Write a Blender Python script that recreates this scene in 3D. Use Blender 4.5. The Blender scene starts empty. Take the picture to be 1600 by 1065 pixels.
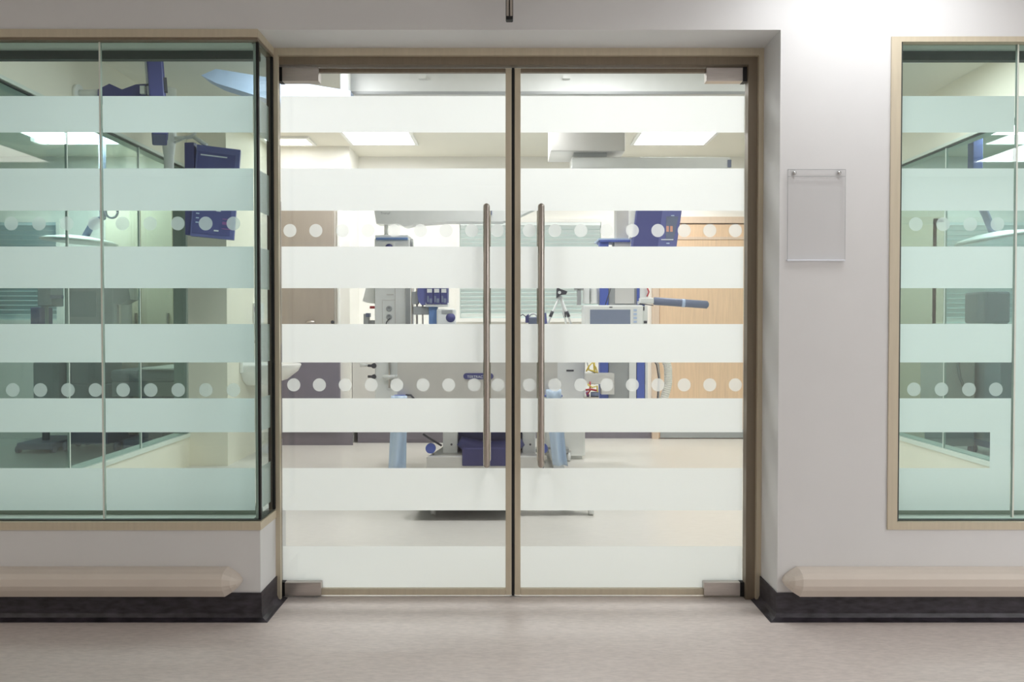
import bpy, bmesh, math, random
from mathutils import Vector, Matrix
random.seed(7)
R = math.radians
scene = bpy.context.scene
C = scene.collection

# ------------------------------------------------------------------ camera
F_PX, CAM_H, CAM_D, PITCH = 1275.0, 1.087, 3.0, 1.1
cam_data = bpy.data.cameras.new('camera')
cam_data.sensor_width = 36.0
cam_data.lens = F_PX / 1600.0 * 36.0
cam_data.clip_start = 0.02
cam = bpy.data.objects.new('camera', cam_data)
cam.location = (0, -CAM_D, CAM_H)
cam.rotation_euler = (R(90 - PITCH), 0, 0)
C.objects.link(cam)
scene.camera = cam

# ------------------------------------------------------------------ world, exposure
world = bpy.data.worlds.new('world'); scene.world = world
world.use_nodes = True
world.node_tree.nodes['Background'].inputs['Color'].default_value = (0.9, 0.95, 1.0, 1)
world.node_tree.nodes['Background'].inputs['Strength'].default_value = 0.05
scene.view_settings.view_transform = 'Standard'
scene.view_settings.look = 'None'
scene.view_settings.exposure = 0.0
scene.view_settings.gamma = 1.0
scene.view_settings.use_curve_mapping = False
scene.cycles.transparent_max_bounces = 32
scene.cycles.max_bounces = 14
scene.cycles.diffuse_bounces = 6
scene.cycles.caustics_reflective = False
scene.cycles.sample_clamp_indirect = 6.0
THEATRE_LAMP = 21.0     # radiance of the ceiling panels of the theatre
SIDE_LAMP = 26.0        # of the two rooms beside it
HALL_LAMP = 8.5       # of the corridor panel near the right pier
HALL_FILL_LEFT = 7.0       # of the unseen fill panel added far left in the corridor
HALL_FILL_RIGHT = 21.0      # of the unseen fill panel added far right in the corridor

# ------------------------------------------------------------------ helpers
def at(px, py, Y):
    """world point on the plane y = Y that the photograph shows at (px, py)"""
    u, v = (px - 800.0) / F_PX, (532.5 - py) / F_PX
    c, s = math.cos(R(PITCH)), math.sin(R(PITCH))
    dy, dz = c + v * s, -s + v * c
    t = (Y + CAM_D) / dy
    return Vector((u * t, Y, CAM_H + dz * t))
def X(px, Y, py=500): return at(px, py, Y).x
def Z(py, Y): return at(800, py, Y).z

def lin(c):
    c = c / 255.0
    return c / 12.92 if c <= 0.04045 else ((c + 0.055) / 1.055) ** 2.4
def rgb(r, g, b): return (lin(r), lin(g), lin(b), 1.0)

MATS = {}
def mat(name, col, rough=0.5, metal=0.0, var=0.05, scale=18.0, stretch=(1, 1, 1), bump=0.0, spec=0.5, emit=0.0, coat=0.0):
    m = bpy.data.materials.new(name); m.use_nodes = True
    nt = m.node_tree; b = nt.nodes['Principled BSDF']
    b.inputs['Roughness'].default_value = rough
    b.inputs['Metallic'].default_value = metal
    b.inputs['Specular IOR Level'].default_value = spec
    b.inputs['Coat Weight'].default_value = coat
    tc = nt.nodes.new('ShaderNodeTexCoord'); mp = nt.nodes.new('ShaderNodeMapping')
    mp.inputs['Scale'].default_value = stretch
    nz = nt.nodes.new('ShaderNodeTexNoise'); nz.inputs['Scale'].default_value = scale; nz.inputs['Detail'].default_value = 5
    rp = nt.nodes.new('ShaderNodeValToRGB')
    rp.color_ramp.elements[0].position = 0.3; rp.color_ramp.elements[1].position = 0.7
    d = tuple(max(0, x * (1 - var)) for x in col[:3]) + (1,)
    l = tuple(min(1, x * (1 + var)) for x in col[:3]) + (1,)
    rp.color_ramp.elements[0].color = d; rp.color_ramp.elements[1].color = l
    nt.links.new(tc.outputs['Object'], mp.inputs['Vector'])
    nt.links.new(mp.outputs['Vector'], nz.inputs['Vector'])
    nt.links.new(nz.outputs['Fac'], rp.inputs['Fac'])
    nt.links.new(rp.outputs['Color'], b.inputs['Base Color'])
    if bump:
        bn = nt.nodes.new('ShaderNodeBump'); bn.inputs['Strength'].default_value = bump; bn.inputs['Distance'].default_value = 0.003
        nt.links.new(nz.outputs['Fac'], bn.inputs['Height']); nt.links.new(bn.outputs['Normal'], b.inputs['Normal'])
    if emit:
        b.inputs['Emission Color'].default_value = col; b.inputs['Emission Strength'].default_value = emit
    MATS[name] = m
    return m

def glass_mat(name, tint, f0=0.04, rough=0.0, fmax=1.0):
    m = bpy.data.materials.new(name); m.use_nodes = True
    nt = m.node_tree; nt.nodes.clear()
    out = nt.nodes.new('ShaderNodeOutputMaterial')
    tr = nt.nodes.new('ShaderNodeBsdfTransparent'); tr.inputs['Color'].default_value = tint
    gl = nt.nodes.new('ShaderNodeBsdfGlossy'); gl.inputs['Roughness'].default_value = rough
    lw = nt.nodes.new('ShaderNodeLayerWeight'); lw.inputs['Blend'].default_value = 0.5
    pw = nt.nodes.new('ShaderNodeMath'); pw.operation = 'POWER'; pw.inputs[1].default_value = 5.0
    ma = nt.nodes.new('ShaderNodeMath'); ma.operation = 'MULTIPLY_ADD'; ma.inputs[1].default_value = fmax - f0; ma.inputs[2].default_value = f0
    mx = nt.nodes.new('ShaderNodeMixShader')
    nt.links.new(lw.outputs['Facing'], pw.inputs[0]); nt.links.new(pw.outputs[0], ma.inputs[0])
    nt.links.new(ma.outputs[0], mx.inputs['Fac'])
    nt.links.new(tr.outputs[0], mx.inputs[1]); nt.links.new(gl.outputs[0], mx.inputs[2])
    nt.links.new(mx.outputs[0], out.inputs['Surface'])
    MATS[name] = m

def film_mat(name, col, refl, clear=0.0):
    m = bpy.data.materials.new(name); m.use_nodes = True
    nt = m.node_tree; nt.nodes.clear()
    out = nt.nodes.new('ShaderNodeOutputMaterial')
    tl = nt.nodes.new('ShaderNodeBsdfTranslucent'); tl.inputs['Color'].default_value = col
    df = nt.nodes.new('ShaderNodeBsdfDiffuse'); df.inputs['Color'].default_value = col
    mx = nt.nodes.new('ShaderNodeMixShader'); mx.inputs['Fac'].default_value = refl
    nt.links.new(tl.outputs[0], mx.inputs[1]); nt.links.new(df.outputs[0], mx.inputs[2])
    tp = nt.nodes.new('ShaderNodeBsdfTransparent'); m2 = nt.nodes.new('ShaderNodeMixShader'); m2.inputs['Fac'].default_value = clear
    nt.links.new(mx.outputs[0], m2.inputs[1]); nt.links.new(tp.outputs[0], m2.inputs[2])
    nt.links.new(m2.outputs[0], out.inputs['Surface'])
    MATS[name] = m

def emit_mat(name, col, strength):
    m = bpy.data.materials.new(name); m.use_nodes = True
    nt = m.node_tree; nt.nodes.clear()
    out = nt.nodes.new('ShaderNodeOutputMaterial'); e = nt.nodes.new('ShaderNodeEmission')
    e.inputs['Color'].default_value = col; e.inputs['Strength'].default_value = strength
    nt.links.new(e.outputs[0], out.inputs['Surface']); MATS[name] = m

def tag(o, label=None, cat=None, group=None, kind=None):
    if label: o['label'] = label
    if cat: o['category'] = cat
    if group: o['group'] = group
    if kind: o['kind'] = kind
    return o

ORIGIN = {}
def empty(name, loc, label=None, cat=None, group=None, kind=None):
    o = bpy.data.objects.new(name, None); C.objects.link(o)
    o.location = loc; o.empty_display_size = 0.1
    ORIGIN[o.name] = Vector(loc)
    return tag(o, label, cat, group, kind)

class MB:
    """collects shapes in world metres; build() links them as one mesh object"""
    def __init__(s): s.v = []; s.f = []; s.sm = []
    def add(s, vs, fs, smooth=False, M=None):
        n = len(s.v)
        s.v += [tuple(M @ Vector(p)) if M else tuple(p) for p in vs]
        s.f += [tuple(i + n for i in f) for f in fs]; s.sm += [smooth] * len(fs)
        return s
    def box(s, x0, x1, y0, y1, z0, z1, M=None, bev=0.0):
        if bev <= 0:
            vs = [(x, y, z) for x in (x0, x1) for y in (y0, y1) for z in (z0, z1)]
            fs = [(0, 1, 3, 2), (4, 6, 7, 5), (0, 4, 5, 1), (2, 3, 7, 6), (0, 2, 6, 4), (1, 5, 7, 3)]
            return s.add(vs, fs, False, M)
        bm = bmesh.new(); bmesh.ops.create_cube(bm, size=1)
        for v in bm.verts:
            v.co = Vector(((x0 + x1) / 2 + v.co.x * (x1 - x0), (y0 + y1) / 2 + v.co.y * (y1 - y0), (z0 + z1) / 2 + v.co.z * (z1 - z0)))
        bmesh.ops.bevel(bm, geom=bm.edges[:], offset=bev, segments=2, profile=0.5, affect='EDGES')
        bm.verts.index_update()
        s.add([v.co.copy() for v in bm.verts], [[v.index for v in f.verts] for f in bm.faces], False, M); bm.free()
        return s
    def pxbox(s, px0, py0, px1, py1, Y, depth, bev=0.0):
        a, b = at(px0, py1, Y), at(px1, py0, Y)
        return s.box(a.x, b.x, Y, Y + depth, a.z, b.z, None, bev)
    def quad(s, a, b, c, d): return s.add([a, b, c, d], [(0, 1, 2, 3)])
    def ring(s, pts, rad, n=12, caps=True, smooth=True):
        """tube through pts, radius rad (number or list)"""
        pts = [Vector(p) for p in pts]; k = len(pts)
        rr = rad if isinstance(rad, (list, tuple)) else [rad] * k
        vs = []; prev = None
        for i, p in enumerate(pts):
            t = (pts[min(i + 1, k - 1)] - pts[max(i - 1, 0)])
            t = t.normalized() if t.length > 1e-9 else Vector((0, 0, 1))
            if prev is None:
                a = Vector((1, 0, 0)) if abs(t.x) < 0.9 else Vector((0, 1, 0))
                u = t.cross(a).normalized()
            else:
                u = (prev - t * prev.dot(t)).normalized()
            prev = u; w = t.cross(u)
            for j in range(n):
                an = 2 * math.pi * j / n
                vs.append(p + (u * math.cos(an) + w * math.sin(an)) * rr[i])
        fs = [(i * n + j, i * n + (j + 1) % n, (i + 1) * n + (j + 1) % n, (i + 1) * n + j) for i in range(k - 1) for j in range(n)]
        s.add(vs, fs, smooth)
        if caps:
            n0 = len(s.v) - len(vs)
            s.f += [tuple(n0 + j for j in reversed(range(n))), tuple(n0 + (k - 1) * n + j for j in range(n))]; s.sm += [False, False]
        return s
    def cyl(s, p0, p1, r, r1=None, n=16): return s.ring([p0, p1], [r, r if r1 is None else r1], n)
    def lathe(s, c, prof, n=24, M=None, smooth=True, a0=0.0, a1=2 * math.pi):
        full = abs(a1 - a0 - 2 * math.pi) < 1e-6
        m = n if full else n + 1
        vs = [(c[0] + r * math.cos(a0 + (a1 - a0) * j / n), c[1] + r * math.sin(a0 + (a1 - a0) * j / n), c[2] + z) for (r, z) in prof for j in range(m)]
        fs = []
        for i in range(len(prof) - 1):
            for j in range(n):
                k = (j + 1) % m
                fs.append((i * m + j, i * m + k, (i + 1) * m + k, (i + 1) * m + j))
        return s.add(vs, fs, smooth, M)
    def prism(s, outline, y0, y1, M=None):
        """outline of (x, z) extruded from y0 to y1"""
        n = len(outline)
        vs = [(x, y0, z) for x, z in outline] + [(x, y1, z) for x, z in outline]
        fs = [tuple(range(n)), tuple(range(2 * n - 1, n - 1, -1))] + [(j, n + j, n + (j + 1) % n, (j + 1) % n) for j in range(n)]
        return s.add(vs, fs, False, M)
    def build(s, name, material, parent=None, label=None, cat=None, group=None, kind=None, fix=True):
        if parent is not None: o0 = ORIGIN[parent.name]
        else:
            xs, ys, zs = zip(*s.v); o0 = Vector(((min(xs) + max(xs)) / 2, (min(ys) + max(ys)) / 2, min(zs)))
        me = bpy.data.meshes.new(name)
        me.from_pydata([tuple(Vector(p) - o0) for p in s.v], [], s.f)
        me.polygons.foreach_set('use_smooth', s.sm)
        if fix:
            bm = bmesh.new(); bm.from_mesh(me); bmesh.ops.recalc_face_normals(bm, faces=bm.faces[:]); bm.to_mesh(me); bm.free()
        me.materials.append(MATS[material]); me.update()
        o = bpy.data.objects.new(name, me); C.objects.link(o)
        if parent is not None: o.parent = parent
        else: o.location = o0
        ORIGIN[o.name] = o0
        return tag(o, label, cat, group, kind)

def text(body, size, M, name, material, parent, label=None):
    cu = bpy.data.curves.new(name, 'FONT'); cu.body = body; cu.size = size; cu.extrude = 0.0004; cu.align_x = 'CENTER'; cu.align_y = 'CENTER'
    tmp = bpy.data.objects.new('lettering_curve', cu); C.objects.link(tmp)
    bpy.context.view_layer.update()
    me = bpy.data.meshes.new_from_object(tmp.evaluated_get(bpy.context.evaluated_depsgraph_get()))
    bpy.data.objects.remove(tmp); bpy.data.curves.remove(cu)
    o0 = ORIGIN[parent.name]
    for v in me.vertices: v.co = (M @ v.co) - o0
    me.materials.clear(); me.materials.append(MATS[material])
    o = bpy.data.objects.new(name, me); C.objects.link(o); o.parent = parent; ORIGIN[o.name] = o0
    return tag(o, label)

def arc(c, r, a0, a1, n, plane='xz'):
    out = []
    for i in range(n + 1):
        a = a0 + (a1 - a0) * i / n
        p = Vector(c)
        if plane == 'xz': p += Vector((r * math.cos(a), 0, r * math.sin(a)))
        else: p += Vector((0, r * math.cos(a), r * math.sin(a)))
        out.append(p)
    return out
def frame_M(o, yaw=0, roll=0, pitch=0):
    return Matrix.Translation(Vector(o)) @ Matrix.Rotation(R(yaw), 4, 'Z') @ Matrix.Rotation(R(roll), 4, 'Y') @ Matrix.Rotation(R(pitch), 4, 'X')

# ------------------------------------------------------------------ materials
mat('hall_paint', rgb(226, 226, 226), 0.55, var=0.012, scale=6, bump=0.02)
mat('theatre_paint', rgb(245, 243, 237), 0.5, var=0.012, scale=6)
mat('cream_wall', rgb(244, 238, 222), 0.5, var=0.012, scale=6)
mat('theatre_ceiling', rgb(235, 232, 220), 0.7, var=0.012, scale=6)
mat('grey_paint', rgb(205, 204, 200), 0.5, var=0.02)
mat('panel_beige', rgb(222, 212, 190), 0.5, var=0.02)
mat('hall_vinyl', rgb(218, 208, 203), 0.42, var=0.10, scale=34, stretch=(1, 3.4, 1), bump=0.015)
mat('theatre_vinyl', rgb(228, 224, 218), 0.3, var=0.03, scale=22, stretch=(1, 3, 1))
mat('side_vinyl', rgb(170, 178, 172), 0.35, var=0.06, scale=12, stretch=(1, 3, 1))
mat('black_vinyl', rgb(52, 48, 55), 0.45, var=0.6, scale=20, stretch=(1, 1, 3), bump=0.05)
mat('grey_skirting', rgb(128, 122, 132), 0.4, var=0.06)
mat('tan_frame', rgb(207, 196, 173), 0.45, var=0.04, scale=9, stretch=(8, 8, 0.6), metal=0.1)
mat('bronze_frame', rgb(136, 123, 106), 0.4, var=0.07, scale=9, stretch=(9, 9, 0.5), metal=0.15)
mat('dark_frame', rgb(62, 68, 64), 0.4, var=0.06)
mat('black_seal', rgb(14, 13, 15), 0.5, var=0.1)
mat('side_post', rgb(160, 172, 164), 0.4, var=0.04)
mat('white_sill', rgb(226, 232, 222), 0.4, var=0.02)
mat('green_frame', rgb(146, 154, 138), 0.4, var=0.04)
mat('side_grey', rgb(138, 150, 156), 0.45, var=0.04)
mat('steel', rgb(206, 199, 194), 0.34, metal=1.0, var=0.06, scale=40, stretch=(0.4, 6, 6))
mat('brushed_bar', rgb(190, 182, 174), 0.27, metal=1.0, var=0.05, scale=40, stretch=(6, 6, 0.3))
mat('chrome', rgb(205, 205, 205), 0.15, metal=1.0, var=0.02)
mat('bumper', rgb(222, 212, 201), 0.45, var=0.02, scale=10)
mat('white_plastic', rgb(240, 241, 238), 0.35, var=0.015)
mat('pale_grey', rgb(234, 236, 234), 0.4, var=0.02)
mat('warm_grey', rgb(213, 211, 207), 0.45, var=0.02)
mat('mid_grey', rgb(166, 169, 170), 0.4, var=0.03)
mat('slate', rgb(112, 122, 148), 0.45, var=0.04)
mat('charcoal', rgb(68, 68, 76), 0.45, var=0.05)
mat('navy', rgb(74, 76, 134), 0.45, var=0.06)
mat('deep_navy', rgb(62, 62, 112), 0.5, var=0.08)
mat('blue', rgb(86, 106, 188), 0.4, var=0.04)
mat('mid_blue', rgb(104, 138, 190), 0.4, var=0.05)
mat('violet_blue', rgb(106, 112, 172), 0.4, var=0.05)
mat('pale_blue', rgb(190, 208, 236), 0.4, var=0.03)
mat('apron_blue', rgb(198, 218, 240), 0.35, var=0.05, scale=8, stretch=(5, 5, 0.5))
mat('purple', rgb(150, 96, 160), 0.4, var=0.05)
mat('yellow', rgb(226, 200, 80), 0.4, var=0.05)
mat('red', rgb(190, 62, 70), 0.4, var=0.05)
mat('pink', rgb(232, 170, 150), 0.4, var=0.05)
mat('door_taupe', rgb(166, 156, 146), 0.5, var=0.03, scale=8, stretch=(5, 5, 0.5))
mat('kick_plate', rgb(126, 121, 136), 0.35, var=0.04)
mat('oak', rgb(233, 200, 166), 0.45, var=0.07, scale=7, stretch=(9, 9, 0.5))
mat('oak_trim', rgb(222, 198, 176), 0.45, var=0.04, scale=7, stretch=(9, 9, 0.5))
mat('blind', rgb(238, 245, 243), 0.5, var=0.02)
mat('blind_blue', rgb(190, 212, 218), 0.5, var=0.02)
mat('window_glow', rgb(220, 234, 231), 0.3, var=0.03)
mat('screen_grey', rgb(132, 142, 165), 0.2, var=0.02)
mat('screen_navy', rgb(88, 92, 150), 0.2, var=0.03)
mat('ink_white', rgb(236, 240, 248), 0.4, var=0.01)
mat('hose', rgb(232, 230, 222), 0.4, var=0.03)
glass_mat('door_glass', (0.985, 0.99, 0.985, 1))
glass_mat('window_glass', (0.85, 0.925, 0.915, 1))
glass_mat('partition_glass', (0.82, 0.89, 0.88, 1))
glass_mat('acrylic', (0.995, 0.995, 0.996, 1), f0=0.025, rough=0.08, fmax=0.12)
film_mat('frost_door', (0.96, 0.975, 0.972, 1), 0.15)
film_mat('frost_window', (0.94, 0.975, 0.97, 1), 0.15)
film_mat('dot_door', (0.96, 0.975, 0.972, 1), 0.15, 0.3)
film_mat('dot_window', (0.92, 0.96, 0.955, 1), 0.15, 0.4)
emit_mat('theatre_light', (0.985, 0.993, 1.0, 1), THEATRE_LAMP)
emit_mat('corner_light', (1.0, 0.985, 0.95, 1), 6.0)
emit_mat('side_light', (0.92, 1.0, 0.98, 1), SIDE_LAMP)
emit_mat('hall_light', (0.98, 0.99, 1.0, 1), HALL_LAMP)
emit_mat('hall_fill_right', (0.98, 0.99, 1.0, 1), HALL_FILL_RIGHT)
emit_mat('hall_fill_left', (1.0, 0.93, 0.85, 1), HALL_FILL_LEFT)

# ------------------------------------------------------------------ setting: shell
CEIL, HCEIL = 2.70, 2.42
BACK = 4.85
XL, XR = -2.50, 2.92
SILL, HEAD = 0.255, 2.29
def S(mb, name, m, label, cat, parent=None): return mb.build(name, m, parent, label, cat, None, 'structure')

S(MB().box(-6, 6, -4.3, 0.262, -0.1, 0), 'floor', 'hall_vinyl', 'speckled greige vinyl floor of the corridor in front of the doors', 'floor')
S(MB().box(XL - 0.1, XR + 0.1, 0.262, BACK + .2, -0.1, 0), 'floor_theatre', 'theatre_vinyl', 'pale cream glossy vinyl floor inside the bright treatment room', 'floor')
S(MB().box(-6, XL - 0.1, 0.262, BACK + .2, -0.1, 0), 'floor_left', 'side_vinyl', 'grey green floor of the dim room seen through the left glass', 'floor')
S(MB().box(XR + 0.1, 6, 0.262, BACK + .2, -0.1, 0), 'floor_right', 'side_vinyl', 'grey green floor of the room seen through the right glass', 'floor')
cl = MB()
for x0, x1, y0, y1 in [(-6, 0.95, -4.3, 0), (0.95, 1.65, -4.3, -0.62), (0.95, 1.65, -0.16, 0), (1.65, 6, -4.3, 0)]:
    cl.box(x0, x1, y0, y1, HCEIL, HCEIL + 0.12)
S(cl, 'ceiling', 'hall_paint', 'white corridor ceiling just above the picture', 'ceiling')
S(MB().box(-6, 6, 0.0, BACK + .2, CEIL, CEIL + 0.1), 'ceiling_theatre', 'theatre_ceiling', 'cream ceiling of the treatment room carrying light panels', 'ceiling')
# front wall
w = MB()
LWX0, LWX1, RWX0, RWX1 = -2.42, -0.930, 1.384, 2.84
w.box(-6, LWX0, 0, 0.12, 0, CEIL)
w.box(LWX0, LWX1, 0, 0.12, 0, 0.345)
w.box(LWX0, RWX1, 0, 0.12, 2.165, CEIL)
w.box(0.981, RWX0, 0, 0.12, 0, 2.165)
w.box(RWX0, RWX1, 0, 0.12, 0, 0.334)
w.box(RWX0, RWX1, 0, 0.12, 2.139, 2.165)
w.box(RWX1, 6, 0, 0.12, 0, CEIL)
w.box(-0.975, 0.99, 0.12, 0.34, 2.165, CEIL)
w.box(0.981, 1.13, 0.12, 0.34, 0, CEIL)
w.box(-0.975, -0.930, 0.12, 0.34, 0, 0.345)
S(w, 'wall_front', 'hall_paint', 'light grey painted corridor wall around the glass doors and windows', 'wall')
S(MB().box(-6, 6, -4.42, -4.3, 0, HCEIL + .12), 'wall_corridor', 'hall_paint', 'plain corridor wall behind the viewer', 'wall')
S(MB().box(-6.1, -6, -4.3, BACK + .2, 0, CEIL), 'wall_end_left', 'grey_paint', 'far left end wall', 'wall')
S(MB().box(6, 6.1, -4.3, BACK + .2, 0, CEIL), 'wall_end_right', 'grey_paint', 'far right end wall', 'wall')
S(MB().box(-6, 6, BACK, BACK + 0.15, 0, CEIL), 'wall_back', 'theatre_paint', 'cream rear wall of the treatment room', 'wall')
S(MB().box(XL - 0.1, -2.2, 3.3, 4.4, 0, CEIL), 'wall_left', 'cream_wall', 'cream wall block carrying the washbasin', 'wall')
S(MB().box(XL - 0.1, -1.47, 4.4, BACK, 0, CEIL), 'wall_recess', 'theatre_paint', 'cream wall block holding the taupe side door', 'wall')

# skirtings in the corridor, coved onto the floor
def cove(path, name, label):
    """path of (x, y) wall line; the room lies on the right of the walking direction"""
    prof = [(0, 0.1), (0.004, 0.1), (0.004, 0.024), (0.010, 0.010), (0.024, 0.004), (0.034, 0.002), (0.034, 0.0), (0, 0)]
    pts = [Vector(p) for p in path]; k = len(pts); vs = []
    for i, p in enumerate(pts):
        d0 = (p - pts[i - 1]).normalized() if i else (pts[1] - p).normalized()
        d1 = (pts[i + 1] - p).normalized() if i < k - 1 else d0
        n0, n1 = Vector((d0.y, -d0.x)), Vector((d1.y, -d1.x))
        m = (n0 + n1); m = m / max(0.2, m.dot(n0))
        vs += [(p.x + m.x * o, p.y + m.y * o, z) for o, z in prof]
    n = len(prof)
    fs = [(i * n + j, i * n + (j + 1) % n, (i + 1) * n + (j + 1) % n, (i + 1) * n + j) for i in range(k - 1) for j in range(n)]
    fs += [tuple(range(n)), tuple((k - 1) * n + j for j in reversed(range(n)))]
    S(MB().add(vs, fs), name, 'black_vinyl', label, 'skirting')
cove([(-4, -0.001), (-0.929, -0.001), (-0.929, 0.235)], 'baseboard_left', 'marbled black coved vinyl skirting under the left window')
cove([(0.980, 0.235), (0.980, -0.001), (4, -0.001)], 'baseboard_right', 'marbled black coved vinyl skirting right of the doors')
S(MB().box(-2.2, -1.445, 4.385, 4.4, 0, 0.12).box(-1.469, 1.35, BACK - .015, BACK, 0, 0.12), 'baseboard_back', 'grey_skirting', 'grey vinyl skirting along the rear wall of the treatment room', 'skirting')

# ------------------------------------------------------------------ door frame and leaves
df = empty('trim_1', (0, 0.24, 0), 'bronze and tan metal frame around the glass double doors', 'door frame', None, 'structure')
DY = 0.25                                                # front of the door glass
t = MB(); t.box(-0.930, -0.912, 0.196, 0.215, 0, 2.165); t.box(0.962, 0.981, 0.196, 0.215, 0, 2.165); t.box(-0.912, 0.962, 0.196, 0.215, 2.137, 2.165)
t.build('casing', 'tan_frame', df, 'narrow tan metal casing')
t = MB(); t.box(-0.930, -0.922, 0.215, 0.262, 0, 2.165); t.box(0.926, 0.981, 0.215, 0.262, 0, 2.165); t.box(-0.922, 0.926, 0.215, 0.262, 2.108, 2.165)
t.build('jamb', 'bronze_frame', df, 'dark bronze inner jamb')

BANDS = [(150, 207), (263, 329), (385, 450), (506, 566), (622, 675), (731, 797), (853, 930)]
def disc(c, r, n=32):
    return [(c.x + r * math.cos(2 * math.pi * i / n), c.y, c.z + r * math.sin(2 * math.pi * i / n)) for i in range(n)]
def leaf(name, x0, x1, inner, label, dots1, dots2):
    d = empty(name, ((x0 + x1) / 2, DY, 0), label, 'door', None, 'structure')
    zb, zt = 0.008, 2.103
    MB().box(x0, x1, DY, DY + 0.012, zb, zt).build('glass_pane', 'door_glass', d)
    e0, e1 = (x1 - 0.024, x1) if inner == 1 else (x0, x0 + 0.024)
    MB().box(e0, e1, DY - 0.004, DY + 0.016, zb, zt, bev=0.002).build('edge_strip', 'tan_frame', d)
    f0, f1 = (x0 + 0.152, e0) if inner == 1 else (e1, x1 - 0.152)
    MB().box(f0, f1, DY - 0.004, DY + 0.016, zb, zb + 0.025, bev=0.002).build('bottom_rail', 'tan_frame', d)
    g0, g1 = (x0, e0) if inner == 1 else (e1, x1)
    MB().box(g0, g1, DY - 0.004, DY + 0.016, zt - 0.016, zt, bev=0.002).build('top_rail', 'bronze_frame', d)
    for zz, nm in ((zt - 0.054, 'top'), (zb, 'bottom')):
        p0, p1 = (x0, x0 + 0.158) if inner == 1 else (x1 - 0.158, x1)
        pf = MB().box(p0, p1, DY - 0.014, DY + 0.026, zz, zz + 0.054, bev=0.002).build('patch_fitting', 'steel', d, 'brushed steel patch fitting at the %s corner' % nm)
        q0, q1 = (x0 - .002, x0 + 0.014) if inner == 1 else (x1 - 0.014, x1 + .002)
        MB().box(q0, q1, DY - 0.016, DY + 0.028, zz - .001, zz + 0.055).build('pivot_cap', 'black_seal', pf)
    FY = DY + 0.0135
    for a, b in BANDS:
        b1, b0 = at(800, a, FY).z, max(at(800, b, FY).z, zb + 0.026)
        MB().quad((g0, FY, b0), (g1, FY, b0), (g1, FY, b1), (g0, FY, b1)).build('frosted_band', 'frost_door', d, fix=False)
    for py, row in ((360, dots1), (601, dots2)):
        for px in row:
            MB().add(disc(at(px, py, FY), 0.0262), [tuple(range(32))]).build('frosted_dot', 'dot_door', d, fix=False)
    # back-to-back pull handles
    hx = (x1 - 0.098) if inner == 1 else (x0 + 0.104)
    zt2, zb2 = 1.562, 0.528
    for sgn, yb in ((-1, DY), (1, DY + 0.012)):
        yy = yb + sgn * 0.062; r = 0.0132
        pts, rr = [], []
        for i in range(5):
            a = math.pi / 2 * i / 4
            pts.append((hx, yy, zb2 + r - r * math.cos(a))); rr.append(max(0.002, r * math.sin(a)))
        for i in range(5):
            a = math.pi / 2 * i / 4
            pts.append((hx, yy, zt2 - r + r * math.sin(a))); rr.append(max(0.002, r * math.cos(a)))
        h = MB().ring(pts, rr, 20).build('pull_handle', 'brushed_bar', d, 'tall brushed steel pull bar')
        for hz in (zt2 - 0.03, zb2 + 0.03):
            MB().cyl((hx, yb, hz), (hx, yy, hz), 0.009).build('standoff', 'brushed_bar', h)
    return d
leaf('door_1', -0.920, -0.0015, 1, 'left leaf of the frosted-band glass double door with pull bar', [453, 493.5, 535, 575, 616, 657, 697, 737, 777], [459, 499, 539.5, 580, 620, 661, 701, 741, 778])
leaf('door_2', 0.010, 0.924, -1, 'right leaf of the frosted-band glass double door with pull bar', [827, 867, 907.5, 948, 988, 1028, 1069, 1109, 1149], [827, 867, 907.5, 948, 988, 1028, 1069, 1109, 1149])
S(MB().box(-0.0012, 0.0097, DY - .0035, DY + 0.0165, 0.006, 2.104).box(-0.008, 0.0165, DY + .0168, DY + 0.02, 0.006, 2.104), 'trim_2', 'black_seal', 'black rubber seal between the two glass door leaves', 'seal')

# ------------------------------------------------------------------ corridor windows
GY = 0.022
def window(name, label, x0, x1, panes, z0, z1, fr):
    win = empty(name, ((x0 + x1) / 2, 0.05, z0), label, 'window', None, 'structure')
    return win
w1 = window('window_1', 'corner window of tinted glass with frosted stripes left of the doors', LWX0, LWX1, None, 0.345, 2.165, 0)
# frame: head and sill wrap the corner and run to the door frame
t = MB(); t.box(LWX0, LWX1 + .004, -0.006, 0.034, 2.137, 2.166); t.box(LWX1 - 0.036, LWX1 + .004, 0.034, 0.20, 2.137, 2.166)
t.box(LWX0, LWX0 + 0.03, -0.006, 0.034, 0.335, 2.137)
t.build('head_frame', 'tan_frame', w1)
t = MB(); t.box(LWX0, LWX1 + .001, 0.0, 0.03, 2.128, 2.137); t.box(LWX1 - 0.03, LWX1 + .001, 0.03, 0.20, 2.128, 2.137)
t.build('head_bead', 'bronze_frame', w1)
t = MB(); t.box(LWX0 + .03, LWX1 + .004, -0.006, 0.014, 0.332, 0.362); t.box(LWX1 - 0.016, LWX1 + .004, 0.014, 0.20, 0.332, 0.362)
t.build('sill_frame', 'tan_frame', w1)
t = MB(); t.box(LWX0 + .03, LWX1 - 0.002, 0.014, 0.034, 0.345, 0.3665); t.box(LWX1 - 0.034, LWX1 - 0.002, 0.034, 0.2, 0.345, 0.3665)
t.build('sill_bead', 'dark_frame', w1)
MB().box(LWX0 + .03, LWX1 - 0.034, 0.034, 0.1018, 0.345, 0.366).build('inner_sill', 'white_sill', w1)
MB().box(LWX0, LWX1 - 0.034, 0.12, 0.15, 2.098, 2.165).build('inner_head', 'dark_frame', w1)
MB().box(LWX0, LWX1 - 0.034, 0.034, 0.12, 2.1295, 2.15).build('soffit', 'white_sill', w1)
MB().box(LWX0, LWX1 - 0.036, 0.102, 0.15, 0.345, 0.398).build('inner_rail', 'green_frame', w1)
PJ = X(159.5, GY)
WZ0, WZ1 = 0.3665, 2.128
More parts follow.
